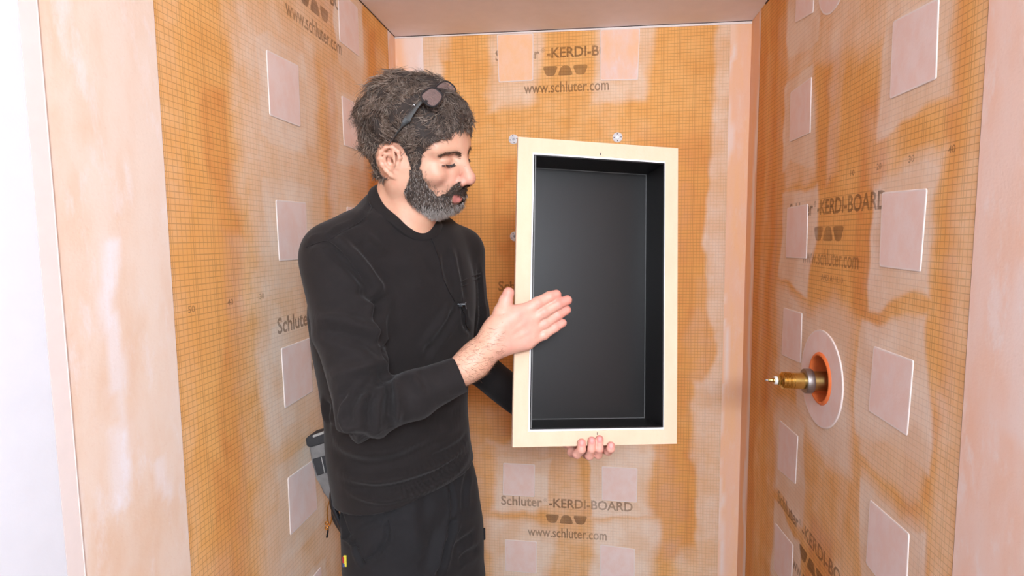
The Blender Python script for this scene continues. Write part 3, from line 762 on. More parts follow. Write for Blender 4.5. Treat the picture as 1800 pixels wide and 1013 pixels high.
def finger(B, pts, r0, r1, k0=.012):
    n = len(pts); rad = np.linspace(r0, r1, n); q = pts[0] + (pts[1] - pts[0]) * .45; rq = rad[0] * .55 + rad[1] * .45
    B.cap(pts[0], q, rad[0], rq, k0)
    B.chain([q] + list(pts[1:]), [rq] + list(rad[1:]), .0012)
    for p_, r_ in zip(pts[1:-1], rad[1:-1]): B.ell(p_, (r_ * 1.05,) * 3, None, .002)

body = SDF()
head_sdf(body)
NB = P(700, 392, 1.135)                                           # neck base
body.cap(hl(-.030, 0, -.045), NB + np.array([-.004, .0, -.02]), .053, .060, .03)
body.cap(hl(.020, 0, -.085), NB + YAW_F * .035 + np.array([0, 0, -.02]), .034, .040, .03)
body.cap(hl(-.02, -.060, -.052), NB + YAW_F * .055 + YAW_A * -.012 + np.array([0, 0, -.022]), .011, .010, .018)       # neck muscle
body.cap(hl(.048, 0, -.088), hl(.012, 0, -.114), .018, .024, .03)
body.cap(NB, NB + np.array([0, 0, -.10]), .060, .07, .03)
# hidden core under the clothes keeps it one continuous figure
CH = P(700, 560, 1.14); PV = P(722, 900, 1.16)
body.cap(NB + np.array([0, 0, -.10]), CH, .085, .085, .04); body.cap(CH, PV, .085, .09, .04)
body.cap(NB + np.array([0, 0, -.08]), SH_R, .045, .040, .03); body.cap(NB + np.array([0, 0, -.08]), SH_L, .045, .040, .03)
body.cap(SH_R, EL_R, .042, .034, .02); body.cap(SH_L, EL_L, .036, .030, .02)
HIP_R = PV - YAW_A * .085 + np.array([0, 0, -.06]); HIP_L = PV + YAW_A * .085 + np.array([0, 0, -.06])
KN_R = HIP_R + np.array([.035, -.01, -.42]); KN_L = HIP_L + np.array([.03, -.02, -.42])
AN_R = KN_R + np.array([.0, .02, -.33]); AN_L = KN_L + np.array([.0, .01, -.33])
AN_R[2] = AN_L[2] = .09
for a, b2, c in ((HIP_R, KN_R, AN_R), (HIP_L, KN_L, AN_L)):
    body.cap(a, b2, .068, .05, .03); body.cap(b2, c, .05, .036, .02)
    body.cap(c, c + YAW_F * .13 + np.array([0, 0, -.055]), .034, .03, .02)
# --- right forearm and hand (flat, back of the hand to the camera)
mid_r = P(770, 677, .947); cf_r = P(812, 652, .968); c2_r = P(832, 636, .978)
body.cap(EL_R, mid_r, .022, .0210, .02); body.cap(mid_r, cf_r, .0210, .0255, .012); body.cap(cf_r, c2_r, .0255, .0280, .01); body.cap(c2_r, WR_R, .0280, .0250, .02)
body.cap(P(846, 621, .985), P(876, 602, 1.0), .0250, .0235, .015)
def hp(px, py, dy=0.0):                                           # the plane of the flat hand, just in front of the flange
    return P(px, py, .998 + (px - 862) * .00033 + dy)
W0 = hp(868, 598)
mcp = [hp(914, 551), hp(923, 567), hp(927, 584), hp(928, 600)]
for i, (m, r0, r1) in enumerate(zip(mcp, (.0230, .0225, .0215, .0200), (.0128, .0130, .0128, .0118))):
    st = W0 + (np.array([(-3, -9, 0), (-1, -4, 0), (0, 2, 0), (2, 8, 0)][i]) @ np.array([[.001, 0, 0], [0, 0, -.001], [0, 0, 0]]))
    body.cap(st, m, r0 * .82, r1, .016)
body.cap(hp(874, 583), hp(905, 552), .0195, .0125, .016)
body.cap(hp(880, 608), hp(920, 604), .0170, .0110, .016)
finger(body, [mcp[0], hp(945, 533, -.004), hp(966, 522, -.001), hp(978, 518, .002)], .0124, .0092)
finger(body, [mcp[1], hp(956, 549, -.005), hp(980, 535, -.002), hp(997, 528, .002)], .0126, .0093)
finger(body, [mcp[2], hp(957, 569, -.001), hp(980, 554, .003), hp(996, 545, .006)], .0120, .0087)
finger(body, [mcp[3], hp(956, 588, -.001), hp(975, 576, .002), hp(989, 568, .005)], .0112, .0079)
finger(body, [hp(870, 588, .002), hp(882, 548, .006), hp(889, 529, .006), hp(894, 515, .004)], .0168, .0105, .018)
body.cap(hp(874, 575), hp(892, 556), .0150, .0110, .02)
for a, b2 in ((0, (893, 573)), (1, (898, 583)), (2, (902, 594))):      # tendons
    body.cap(mcp[a] + np.array([0, -.0115, .002]), hp(*b2, -.0165), .0026, .0018, .007)
# --- left hand: palm behind the flange, four fingers curled up over its lower edge
def nl(x, y, z): return np.array(npt(x, y, z))
zb = -nH / 2
pal = nl(-.022, .058, zb - .004)
body.cap(EL_L, EL_L * .5 + WR_L * .5, .033, .030, .02); body.cap(EL_L * .5 + WR_L * .5, WR_L, .030, .0235, .02)
body.cap(WR_L, pal, .0235, .0200, .02); body.cap(pal, nl(.010, .050, zb - .006), .0195, .0155, .02)
fing = [(-.043, -.0335, .0085, .0215, .0086), (-.0140, -.0135, .0125, .0270, .0080), (.0060, .0020, .0150, .0250, .0078), (.0235, .0250, .0020, .0160, .0080)]
LTIP = []
for bx, tx, tz, drop, r in fing:
    pts = [nl(bx * .8 - .002, .040, zb - .010), nl(bx, .024, zb - drop * .80), nl((bx * .5 + tx * .5), .004, zb - drop * .74), nl(tx, -.0088, zb - .004), nl(tx + .0005, -.0092, zb + tz)]
    finger(body, pts, r * 1.08, r * .93, .010); LTIP.append(nl(tx + .0005, -.0092, zb + tz))
body.chain([pal, nl(-.048, .046, zb - .002), nl(-.060, .027, zb + .004)], [.015, .0105, .0085], .008)   # thumb, behind the flange

bv, bf = body.mesh((-.62, .80, 0.0), (.14, 1.50, 1.83), .0024)
bn = vnormals(bv, bf)
print('body', len(bv), round(time.time() - T0, 1))
# ------------------------------------------------------------------ skin
def skin_mat():
    t = NT('skin'); v = t.obj(); c = t.attr('tint').outputs['Color']
    f = t.noise(v, 70, 4, .6); g = t.noise(v, 420, 2)
    c = t.mix(t.math('MULTIPLY', t.ramp(f, .35, .75), .22), c, srgb(214, 128, 108))
    c = t.mix(t.math('MULTIPLY', t.ramp(t.noise(v, 150, 2), .70, .76), .35), c, srgb(150, 92, 66))
    t.l(c, t.b.inputs['Base Color']); t.set(Roughness=.48)
    t.b.inputs['Specular IOR Level'].default_value = .4
    t.b.inputs['Subsurface Weight'].default_value = .12; t.b.inputs['Subsurface Radius'].default_value = (1.0, .35, .2); t.b.inputs['Subsurface Scale'].default_value = .006
    t.bump(t.math('ADD', t.math('MULTIPLY', f, .4), g), .10, .0012)
    return t.m
M['skin'] = skin_mat()
def lin(r, g, b): return np.array(srgb(r, g, b)[:3])
SKIN, PINK, LIP, TAN = lin(208, 160, 133), lin(208, 146, 128), lin(196, 122, 114), lin(200, 152, 122)
H = to_head(bv); isH = (np.sqrt((H ** 2).sum(1)) < .19) & (H[:, 2] > -.15)
mir = HO + (np.stack([H[:, 0], -np.abs(H[:, 1]), H[:, 2]], 1) * HS) @ HR.T
mx, my, _ = proj(mir)
bx_, by_, bz_ = proj(bv)
col = np.repeat(SKIN[None], len(bv), 0)
def blend(w, c):
    global col
    w = np.clip(w, 0, 1)[:, None]; col = col * (1 - w) + c * w
hd = lambda c, r: np.exp(-((((H - np.array(c)) / np.array(r)) ** 2).sum(1)))
blend(.75 * (hd((.115, 0, -.036), (.022, .020, .020)) + hd((.095, .014, -.045), (.02, .014, .014)) + hd((.095, -.014, -.045), (.02, .014, .014))), PINK)
for s in (-1, 1):
    blend(.4 * hd((.075, s * .04, -.036), (.03, .022, .022)), PINK)
    blend(.45 * hd((-.01, s * .085, 0), (.028, .02, .04)), lin(214, 158, 134))
    blend(.6 * hd((.082, s * .033, -.010), (.012, .018, .010)), lin(190, 132, 112))
    for lz, hy in ((-.0715, .021), (-.0805, .019)):
        q = np.abs(H[:, 1]); blend(isH * (H[:, 0] > .07) * (q < hy) * sstep(.0075, .004, np.abs(H[:, 2] - lz + .0035 * (q / hy))), LIP)
hand_r = (bz_ < 1.2) & (bx_ > 850) & (by_ > 480) & (by_ < 650)
blend(hand_r * sstep(845, 905, bx_) * .75, lin(214, 160, 143))
for tx_, ty_ in ((984, 517), (1000, 529), (998, 545), (991, 568), (895, 512)): blend(.55 * hand_r * sstep(26, 8, np.hypot(bx_ - tx_, by_ - ty_)), lin(214, 138, 124))
for tx_, ty_ in ((914, 551), (923, 567), (927, 584), (928, 600), (948, 532), (958, 549), (958, 569)): blend(.30 * hand_r * sstep(12, 3, np.hypot(bx_ - tx_, by_ - ty_)), lin(206, 132, 118))
hand_l = (np.sqrt(((bv - nl(0, .03, -nH / 2)) ** 2).sum(1)) < .10)
blend(hand_l * 1.0, lin(214, 156, 138))
for tp in LTIP:
    d = np.sqrt((((bv - (tp + np.array([0, -.006, .003]))) @ np.array(NR)) / np.array([.0058, .006, .0085])) ** 2 @ np.ones(3))
    blend(sstep(1.15, .85, d), lin(212, 130, 122)); blend(sstep(.75, .5, d) * .5, lin(228, 172, 164))
HAIRLINE = [(845, 226), (826, 229), (806, 231), (790, 238), (770, 249), (752, 259), (745, 272), (743, 290), (739, 303), (722, 303), (717, 285), (712, 266), (702, 254), (686, 250), (668, 256), (661, 275), (666, 300), (682, 316), (656, 318)]
HPOLY = HAIRLINE + [(600, 340), (560, 90), (870, 80)]
BPOLY = [(717, 296), (743, 296), (746, 312), (756, 328), (770, 343), (784, 338), (795, 324), (806, 318), (830, 318), (838, 345), (822, 366), (806, 379), (784, 384), (756, 383), (734, 370), (716, 354), (708, 336), (718, 312)]
hmask = isH & in_poly(mx, my, HPOLY) & (H[:, 2] > -.085) & ~((np.abs(H[:, 1]) > .079) & (H[:, 0] < .01) & (H[:, 0] > -.05) & (H[:, 2] < .035))
hdist = poly_dist(mx, my, HAIRLINE, False)
mouth = (((mx - 801) / 11) ** 2 + ((my - 350) / 6.5) ** 2 < 1) & (np.abs(H[:, 1]) < .022)
bmask = isH & in_poly(mx, my, BPOLY) & ~mouth & (H[:, 2] < -.015) & (H[:, 2] > -.150) & (H[:, 0] > -.02) & ~((H[:, 0] > .1105) & (H[:, 2] > -.06))
bmask &= ~((H[:, 2] < -.112) & (H[:, 0] < .020))
bdist = poly_dist(mx, my, BPOLY)
blend(hmask * sstep(0, 12, hdist), lin(70, 52, 42)); blend(bmask * .8 * sstep(0, 9, bdist), lin(84, 62, 50))
blend(isH * (H[:, 2] < -.10) * (H[:, 0] < .06) * .25, TAN)
man = np_mesh('person', bv, bf, M['skin'], None, True, None, col)
tag(man, 'bearded man in a black long sleeved shirt presenting the niche with an open hand', 'person')

# ------------------------------------------------------------------ clothes
def cloth_mat(name, c, rough, sheen, scale):
    t = NT(name); v = t.obj(); f = t.noise(v, 26, 4, .6); w = t.noise(v, scale, 2, .7)
    t.l(t.mix(f, tuple(x * .72 for x in c[:3]) + (1,), tuple(x * 1.25 for x in c[:3]) + (1,)), t.b.inputs['Base Color'])
    t.set(Roughness=rough); t.b.inputs['Specular IOR Level'].default_value = .25
    t.b.inputs['Sheen Weight'].default_value = sheen; t.b.inputs['Sheen Roughness'].default_value = .5
    t.bump(w, .25, .0012); return t.m
M['shirt'] = cloth_mat('black_jersey', srgb(30, 25, 24), .9, .06, 900)
M['rib'] = cloth_mat('black_rib', srgb(30, 25, 24), .9, .05, 700)
M['trouser'] = cloth_mat('black_canvas', srgb(29, 27, 28), .85, .04, 1100)
def rows(lst, Y): return [(lambda p: (p[2], p[0], p[1], a, b2))(P(px, py, Y)) for py, px, a, b2 in lst]
def flatcone(B, a, b2, ra, rb, k, ends=(False, True), op='u'):
    a = np.asarray(a, np.float32); b2 = np.asarray(b2, np.float32); ab = b2 - a; L = float(np.sqrt(ab @ ab)); u = ab / L
    def f(p):
        q = p - a; t = q @ u; tc = np.clip(t / L, -.2 if ends[0] else 0, 1)
        d = np.sqrt(((q - (tc * L)[:, None] * u) ** 2).sum(1)) - (ra + (rb - ra) * tc)
        if ends[1]: d = np.maximum(d, t - L)
        if ends[0]: d = np.maximum(d, -t)
        return d
    return B.add(f, (a + b2) / 2, L / 2 + max(ra, rb), k, op)
shirt = SDF()
shirt.loft(rows([(392, 702, .10, .062), (412, 702, .140, .080), (445, 701, .170, .100), (490, 699, .182, .118), (540, 698, .186, .126), (600, 699, .180, .125), (660, 700, .167, .121),
                 (720, 701, .157, .118), (790, 706, .161, .121), (850, 718, .164, .124), (920, 725, .168, .128)], 1.14), YAW_A, YAW_F, .02)
shirt.cap(NB + np.array([0, 0, .015]) - YAW_F * .02, SH_R + np.array([0, 0, .018]), .056, .046, .05)
shirt.cap(NB + np.array([0, 0, .015]) - YAW_F * .02, SH_L + np.array([0, 0, .015]), .056, .044, .05)
UP_M = SH_R * .5 + EL_R * .5 + np.array([-.006, .004, 0])
shirt.cap(SH_R, UP_M, .064, .060, .035); shirt.cap(UP_M, EL_R, .060, .0505, .012)
CUFF = P(808, 659, .965); FM = EL_R * .5 + CUFF * .5 + np.array([0, 0, -.004])
shirt.cap(EL_R, FM, .050, .0430, .014); flatcone(shirt, FM, CUFF, .0430, .0325, .012)
UP_L = SH_L * .5 + EL_L * .5
shirt.cap(SH_L, UP_L, .058, .048, .03); shirt.cap(UP_L, EL_L, .048, .046, .012)
LC = EL_L * .25 + WR_L * .75; flatcone(shirt, EL_L, LC, .045, .036, .012)
h1, h2, h3 = P(602, 866, 1.10), P(690, 884, 1.03), P(834, 803, 1.21)
hn = np.cross(h2 - h1, h3 - h1); hn = _n(hn); hn = hn if hn[2] < 0 else -hn
shirt.add(lambda p: ((p - h1.astype(np.float32)) @ hn.astype(np.float32)), h1, .5, .004, 'i')
NA = _n(hl(-.015, 0, -.06) - NB); NCc = NB + YAW_F * .012 - NA * .01
import copy
shirt0 = SDF(); shirt0.p = list(shirt.p)
shirt.cap(NCc - NA * .10, NCc + NA * .25, .064, .068, .006, 's')
sv, sf = shirt.mesh((-.66, .78, .90), (.12, 1.48, 1.66), .0042)
# neckline ring found on the uncut shirt
nu_ = _n(np.cross(NA, [0, 0, 1.0]) if abs(NA[2]) < .99 else YAW_F); nw_ = np.cross(NA, nu_); NRING = []
ts = np.linspace(.14, -.12, 130)
for i in range(72):
    a = 2 * np.pi * i / 72; q = NCc + (nu_ * math.cos(a) + nw_ * math.sin(a)) * .0665
    d = shirt0.at(q + NA * ts[:, None]); j = int(np.argmax(d < 0)) if (d < 0).any() else len(ts) - 1
    NRING.append(q + NA * ts[j])
NRING = np.array(NRING)
for _ in range(4): NRING = (np.roll(NRING, 1, 0) + NRING + np.roll(NRING, -1, 0)) / 3

def surf_pts(V, N, pxs):
    """points of a surface seen at image positions"""
    X, Y, Zd = proj(V); fac = (N * (V - EYE)).sum(1) < 0; out = []
    for px, py in pxs:
        r = np.hypot(X - px, Y - py); c = np.nonzero(fac & (r < 7))[0]
        if len(c) == 0: c = np.nonzero(fac)[0][np.argsort(r[fac])[:1]]
        out.append(V[c[np.argmin(Zd[c] + .002 * r[c])]])
    return np.array(out)
def folds(V, F, lst):
    N = vnormals(V, F); D_ = np.zeros(len(V))
    for pts, w, amp in lst:
        p3 = smooth_path(surf_pts(V, N, pts), max(8, 6 * len(pts)))
        for _ in range(5): p3[1:-1] = (p3[:-2] + 2 * p3[1:-1] + p3[2:]) / 4
        amp = amp * 1.7; lo = p3.min(0) - 3 * w; hi = p3.max(0) + 3 * w
        c = np.nonzero(((V > lo) & (V < hi)).all(1))[0]
        if len(c) == 0: continue
        d = np.sqrt(((V[c][:, None] - p3[None]) ** 2).sum(2)); j = d.argmin(1); d = d.min(1); t = j / (len(p3) - 1)
        tap = np.minimum(1, np.minimum(t, 1 - t) * 5 + .12)
        x = d / w
        D_[c] += amp * tap * (np.exp(-x * x) - .42 * np.exp(-((x - 1.7) / .75) ** 2))
    return V + N * D_[:, None]
sv = sv + vnormals(sv, sf) * (noise3(sv, 9, 3) * .0035 + noise3(sv, 22, 4) * .0012)[:, None]
z3_ = lambda *q: [(490 + x / 2.452, 600 + y / 2.452) for x, y in q]
z2_ = lambda *q: [(490 + x / 3.166, 320 + y / 3.166) for x, y in q]
FOLDS = [
    (z2_((590, 620), (560, 690), (560, 760), (590, 850), (610, 950)), .012, -.007),                    # sleeve against chest
    (z2_((270, 330), (340, 385), (420, 470), (500, 580), (560, 680)), .012, -.005), (z2_((330, 330), (420, 420), (520, 540), (600, 640)), .012, .005),
    (z2_((160, 350), (210, 332), (275, 330)), .008, -.003), (z2_((470, 210), (345, 265), (275, 330)), .006, -.0025), (z2_((530, 90), (490, 150), (470, 210)), .006, -.002),
    (z2_((440, 340), (500, 400), (560, 470)), .010, -.002), (z2_((480, 290), (540, 340), (600, 400)), .012, .002),
    (z2_((160, 800), (330, 830), (480, 880), (580, 930)), .014, -.005), (z2_((200, 760), (350, 780), (500, 820), (575, 870)), .013, .004), (z2_((560, 690), (500, 640), (440, 600)), .009, -.005),
    (z2_((960, 360), (990, 480), (1010, 600), (1010, 650)), .010, .003), (z2_((1000, 690), (930, 800), (860, 900), (810, 990)), .011, -.005), (z2_((960, 720), (890, 820), (830, 920)), .012, .004),
    (z2_((1030, 700), (1050, 790), (1090, 830)), .008, -.004), (z2_((920, 400), (930, 480), (960, 600)), .007, -.002),
    (z2_((700, 420), (760, 500), (800, 600)), .02, .002),
    (z3_((470, 150), (350, 220), (300, 300), (305, 370)), .008, -.006), (z3_((440, 150), (370, 190), (300, 220), (250, 250)), .009, -.004), (z3_((465, 160), (390, 260), (385, 390)), .008, -.006),
    (z3_((480, 160), (482, 270), (480, 380)), .007, -.006), (z3_((500, 160), (510, 260), (500, 350)), .010, .004), (z3_((440, 190), (420, 280), (430, 400)), .008, .005), (z3_((330, 250), (280, 330), (330, 395)), .012, .005),
    (z3_((495, 135), (440, 130), (380, 150), (300, 170)), .009, -.005), (z3_((480, 100), (400, 110), (300, 130), (210, 160)), .014, .004),
    (z3_((540, 140), (575, 200), (590, 250)), .008, -.0014), (z3_((600, 125), (630, 180), (640, 220)), .008, -.0010), (z3_((660, 105), (690, 150), (700, 190)), .008, -.0010), (z3_((570, 140), (600, 190), (612, 235)), .008, .0010),
    (z3_((790, 210), (740, 230), (690, 240)), .008, -.001),
    (z3_((200, 380), (300, 430), (380, 440), (470, 430)), .012, -.005), (z3_((230, 420), (330, 470), (470, 480), (600, 430)), .014, .004), (z3_((260, 520), (400, 540), (560, 500), (700, 440)), .016, -.004),
    (z3_((280, 600), (420, 640), (560, 610), (700, 560), (830, 450)), .009, -.005), (z3_((270, 580), (400, 610), (560, 575), (700, 520), (830, 420)), .010, .004), (z3_((640, 520), (740, 480), (825, 420)), .010, -.004),
    (z3_((300, 655), (400, 685), (480, 690), (640, 640), (760, 570), (838, 492)), .007, .004), (z3_((290, 630), (400, 662), (500, 664), (640, 614), (760, 545), (835, 470)), .004, -.003),
    (z3_((560, 370), (680, 345), (800, 310)), .016, -.002), (z3_((520, 430), (650, 395), (790, 350)), .016, .002),
    (z3_((210, 260), (190, 310), (200, 360)), .010, -.005), (z3_((480, 0), (470, 60), (490, 130)), .008, -.005),
    ([(846, 470), (848, 540), (842, 600)], .008, -.004),
]
sv = folds(sv, sf, FOLDS)
sh = np_mesh('shirt', sv, sf, M['shirt'], man)
sN = vnormals(sv, sf)
# ribbed collar: a flat band that follows the neckline
b = MB(); n = len(NRING); rowsv = []
for i in range(n):
    p = NRING[i]; t = _n(NRING[(i + 1) % n] - NRING[i - 1]); out = p - NCc; out = out - NA * out.dot(NA); out = _n(out)
    dn = _n(out * .80 - NA * .60); sn = _n(np.cross(dn, t)); sn = sn if sn.dot(NA) > 0 else -sn
    prof = [(-.006, -.010), (-.0048, .0025), (-.001, .0052), (.008, .0056), (.016, .0050), (.0185, .0030), (.0192, -.006)]
    rowsv.append([b.bm.verts.new(Vector(p + dn * u + sn * w)) for u, w in prof])
for i in range(n):
    A, Bq = rowsv[i], rowsv[(i + 1) % n]
    for k in range(len(A) - 1): b.bm.faces.new((A[k], A[k + 1], Bq[k + 1], Bq[k]))
b.build('collar', M['rib'], sh)
def on_shirt(pxs, n=24, off=.001):
    p = smooth_path(surf_pts(sv, sN, pxs), n)
    for _ in range(3): p[1:-1] = (p[:-2] + 2 * p[1:-1] + p[2:]) / 4
    return p + np.array([-.25, -.95, 0]) * off * -1 * -1
def seam(name, pxs, r=.0009, mat='rib', parent=None, n=26):
    b = MB(); b.tube(on_shirt(pxs, n, .0008), r, 5); return b.build(name, M[mat], parent or sh)
seam('shoulder_seam', z2_((535, 80), (510, 130), (470, 205), (345, 265), (275, 330)), .0011)
seam('armhole_seam', z2_((150, 365), (210, 334), (275, 330), (340, 378), (440, 500), (550, 670)), .0011)
seam('pocket_hem', [(812, 496), (828, 489), (846, 479)], .0010); seam('pocket_hem', [(812, 504), (829, 497), (846, 488)], .0007); seam('pocket_edge', [(812, 494), (816, 540), (824, 590)], .0007)
# cuff band
b = MB(); ca = _n(CUFF - FM); b.tube([CUFF - ca * .030, CUFF - ca * .004, CUFF + ca * .0015, CUFF + ca * .0002], [.0345, .0338, .0328, .0285], 40); b.build('cuff', M['rib'], sh)
print('shirt', len(sv), round(time.time() - T0, 1))

tro = SDF()
tro.loft(rows([(790, 712, .146, .106), (850, 723, .153, .117), (900, 729, .153, .118), (945, 731, .150, .114), (985, 732, .148, .110), (1040, 733, .135, .10)], 1.15), YAW_A, YAW_F, .02)
LN0, LN1 = P(690, 930, 1.085), P(697, 1013, 1.085); LF0, LF1 = P(779, 930, 1.23), P(787, 1013, 1.23)
for A0, A1, kn, an, r in ((LN0, LN1, KN_R, AN_R, .092), (LF0, LF1, KN_L, AN_L, .086)):
    k_ = A1 + np.array([.012, .0, -.36]); k_[2] = .47; f_ = k_ + np.array([.0, .02, -.40])
    tro.cap(A0, A1, r, r, .05); tro.cap(A1, k_, r, .074, .02); flatcone(tro, k_, f_, .074, .068, .02)
tv, tf = tro.mesh((-.62, .86, .02), (.02, 1.46, 1.10), .0052)
tv = tv + vnormals(tv, tf) * (noise3(tv, 10, 13) * .004 + noise3(tv, 26, 14) * .0012)[:, None]
tv = folds(tv, tf, [
    (z3_((735, 600), (755, 700), (745, 770)), .006, -.004), (z3_((760, 760), (730, 830), (705, 920), (695, 1005)), .011, -.012), (z3_((720, 800), (690, 900), (680, 1000)), .016, .005),
    (z3_((510, 690), (450, 760), (340, 830)), .006, -.003), (z3_((470, 770), (470, 840), (430, 910), (370, 945)), .005, -.004), (z3_((320, 860), (345, 930), (365, 965)), .006, -.004),
    (z3_((860, 830), (800, 860), (760, 900)), .010, -.004), (z3_((880, 900), (820, 920), (780, 960)), .010, -.003), (z3_((830, 560), (810, 640), (800, 740)), .010, -.003),
    (z3_((250, 700), (265, 780), (300, 850)), .008, -.005), (z3_((260, 830), (310, 870), (330, 860)), .006, .004), (z3_((560, 720), (600, 820), (600, 950)), .02, .003), (z3_((640, 660), (620, 760), (640, 860)), .015, -.002)])
tr = np_mesh('trousers', tv, tf, M['trouser'], man); tN = vnormals(tv, tf)
def on_tro(pxs, n=24):
    p = smooth_path(surf_pts(tv, tN, pxs), n)
    for _ in range(3): p[1:-1] = (p[:-2] + 2 * p[1:-1] + p[2:]) / 4
    return p
for nm, pxs in (('fly_seam', z3_((735, 590), (752, 690), (746, 760))), ('pocket_seam', z3_((510, 690), (450, 760), (340, 830))), ('pocket_seam', z3_((470, 770), (472, 830), (430, 910), (370, 945))), ('pocket_seam', z3_((330, 850), (350, 930), (365, 965))), ('side_seam', z3_((270, 850), (320, 870), (345, 890)))):
    b = MB(); b.tube(on_tro(pxs), .0010, 5); b.build(nm, M['trouser'], tr)
b = MB(); q = surf_pts(tv, tN, z3_((900, 830)))[0]; b.box(q, (.008, .006, .028), bev=.0012); b.build('pocket_tab', M['trouser'], tr)
M['tag_yellow'] = plain('woven_yellow', srgb(214, 196, 60), .8, .1, 300); M['tag_red'] = plain('woven_red', srgb(170, 40, 44), .8, .1, 300); M['tag_blue'] = plain('woven_blue', srgb(54, 64, 120), .8, .1, 300)
tq = surf_pts(tv, tN, [(606, 984)])[0] + np.array([.06, -.20, 0]) * .02
b = MB(); b.box(tq, (.0062, .003, .023), bev=.0006); tg = b.build('woven_tag', M['tag_yellow'], tr)
b = MB(); b.box(tq + np.array([-.0030, -.0012, .003]), (.0035, .002, .012)); b.build('tag_stripe', M['tag_red'], tg, False)
b = MB(); b.box(tq + np.array([-.0028, -.0012, -.008]), (.004, .002, .007)); b.build('tag_stripe', M['tag_blue'], tg, False)
M['boot'] = plain('dark_boot_leather', srgb(52, 44, 40), .55, .1, 40); M['sole'] = plain('boot_sole', srgb(30, 28, 27), .8, .1)
for A1 in (LN1, LF1):
    c = A1 + np.array([.012, .02, 0]); hl_ = np.array([c[0], c[1], 0]); B_ = SDF()
    B_.cap(hl_ + np.array([0, 0, .14]), hl_ + np.array([0, 0, .06]), .048, .045, .02); B_.cap(hl_ + np.array([0, 0, .055]) - YAW_F * .03, hl_ + np.array([0, 0, .048]) + YAW_F * .15, .040, .036, .03)
    B_.add(lambda p: .022 - p[:, 2], hl_, .4, .004, 'i')
    v_, f_ = B_.mesh(hl_ + np.array([-.25, -.25, 0]), hl_ + np.array([.25, .25, .22]), .008)
    bt = np_mesh('boot', v_, f_, M['boot'], man)
    b = MB(); ring = [hl_ - YAW_F * .03 + (YAW_F * math.cos(a) * (.18 if math.cos(a) > 0 else .045) + YAW_A * math.sin(a) * .044) + YAW_F * .0 for a in np.linspace(0, 2 * np.pi, 24, endpoint=False)]
    b.prism([Vector((p[0], p[1], .0)) for p in ring], (0, 0, .024)); b.build('sole', M['sole'], bt, False)
print('clothes', len(tv), round(time.time() - T0, 1))

# ------------------------------------------------------------------ hair: an undercoat plus thousands of fine tubes
def hair_mat(name, rough=.42):
    t = NT(name); c = t.attr('tint').outputs['Color']; t.l(c, t.b.inputs['Base Color']); t.set(Roughness=rough); t.b.inputs['Specular IOR Level'].default_value = .45; return t.m
M['hair'] = hair_mat('hair'); M['under'] = plain('hair_undercoat', srgb(50, 39, 33), .8, .25, 90, bump=.6, bscale=160)
def strands(name, C, r, tint, parent, mat):
    """C (n, s, 3) centre lines, r (n,) root radii -> three-sided tapering tubes in one mesh"""
    n, s, _ = C.shape; T = np.gradient(C, axis=1); T /= np.linalg.norm(T, axis=2, keepdims=True) + 1e-9
    ref = np.where(np.abs(T[..., 2:3]) < .8, np.array([0, 0, 1.0]), np.array([1.0, 0, 0])); U = np.cross(T, ref); U /= np.linalg.norm(U, axis=2, keepdims=True) + 1e-9
    W_ = np.cross(T, U); tap = np.interp(np.linspace(0, 1, s), [0, .6, 1], [1, .85, .15])
    V = np.stack([C + (U * math.cos(a) + W_ * math.sin(a)) * (r[:, None] * tap)[..., None] for a in (0, 2.094, 4.189)], 2)     # n s 3 3
    I = np.arange(n * s * 3).reshape(n, s, 3); Fs = []
    for k in range(3):
        Fs.append(np.stack([I[:, :-1, k], I[:, :-1, (k + 1) % 3], I[:, 1:, (k + 1) % 3], I[:, 1:, k]], -1).reshape(-1, 4))
    return np_mesh(name, V.reshape(-1, 3), np.concatenate(Fs), mat, parent, True, None, np.repeat(tint, s * 3, 0))
def shell(mask, thick, name, mat, parent):
    """displaced copy of the masked skin"""
    ok = mask[bf].all(1); f = bf[ok]; ids = np.unique(f); mp = -np.ones(len(bv), int); mp[ids] = np.arange(len(ids))
    v = bv[ids] + bn[ids] * thick[ids][:, None]; f = mp[f]
    for _ in range(4):                                          # relax
        acc = np.zeros_like(v); cnt = np.zeros(len(v))
        for a, b2 in ((0, 1), (1, 2), (2, 3), (3, 0)):
            for c in range(3):
                acc[:, c] += np.bincount(f[:, a], v[f[:, b2], c], len(v)) + np.bincount(f[:, b2], v[f[:, a], c], len(v))
            cnt += np.bincount(f[:, a], minlength=len(v)) + np.bincount(f[:, b2], minlength=len(v))
        v = v * .45 + .55 * acc / np.maximum(cnt, 1)[:, None]
    o = np_mesh(name, v, f, mat, parent); return v, vnormals(v, f), ids, o
def vnoise(p, scale, seed): return np.stack([noise3(p, scale, seed), noise3(p, scale, seed + 5), noise3(p, scale, seed + 11)], 1)
hn_loc = bn @ HR
back = np.clip(hn_loc @ _n(np.array([-.72, 0, .70])), 0, 1); topf = np.clip(hn_loc @ _n(np.array([.55, 0, .83])), 0, 1)
low = np.clip(hn_loc @ _n(np.array([-.8, 0, -.35])), 0, 1)
Tm = .011 + .022 * back ** 1.2 + .002 * topf ** 2 + .016 * low ** 1.5
th = .002 + (Tm - .002) * (1 - np.exp(-hdist / 24.0)); th = th * (1 + .28 * noise3(bv, 42, 31)) + .0025 * noise3(bv, 95, 32)
th = np.maximum(th, .0015)
hv, hnn, hid, ho = shell(hmask, th * .82, 'hair', M['under'], man)
NS, SEG = 18000, 9
pick = RNG.integers(0, len(hv), NS); p = hv[pick] + RNG.normal(0, .0008, (NS, 3)) - hnn[pick] * .003; nr = hnn[pick]; hloc = to_head(p)
Ls = (.012 + .020 * (th[hid][pick] / .03)) * RNG.uniform(.7, 1.35, NS)
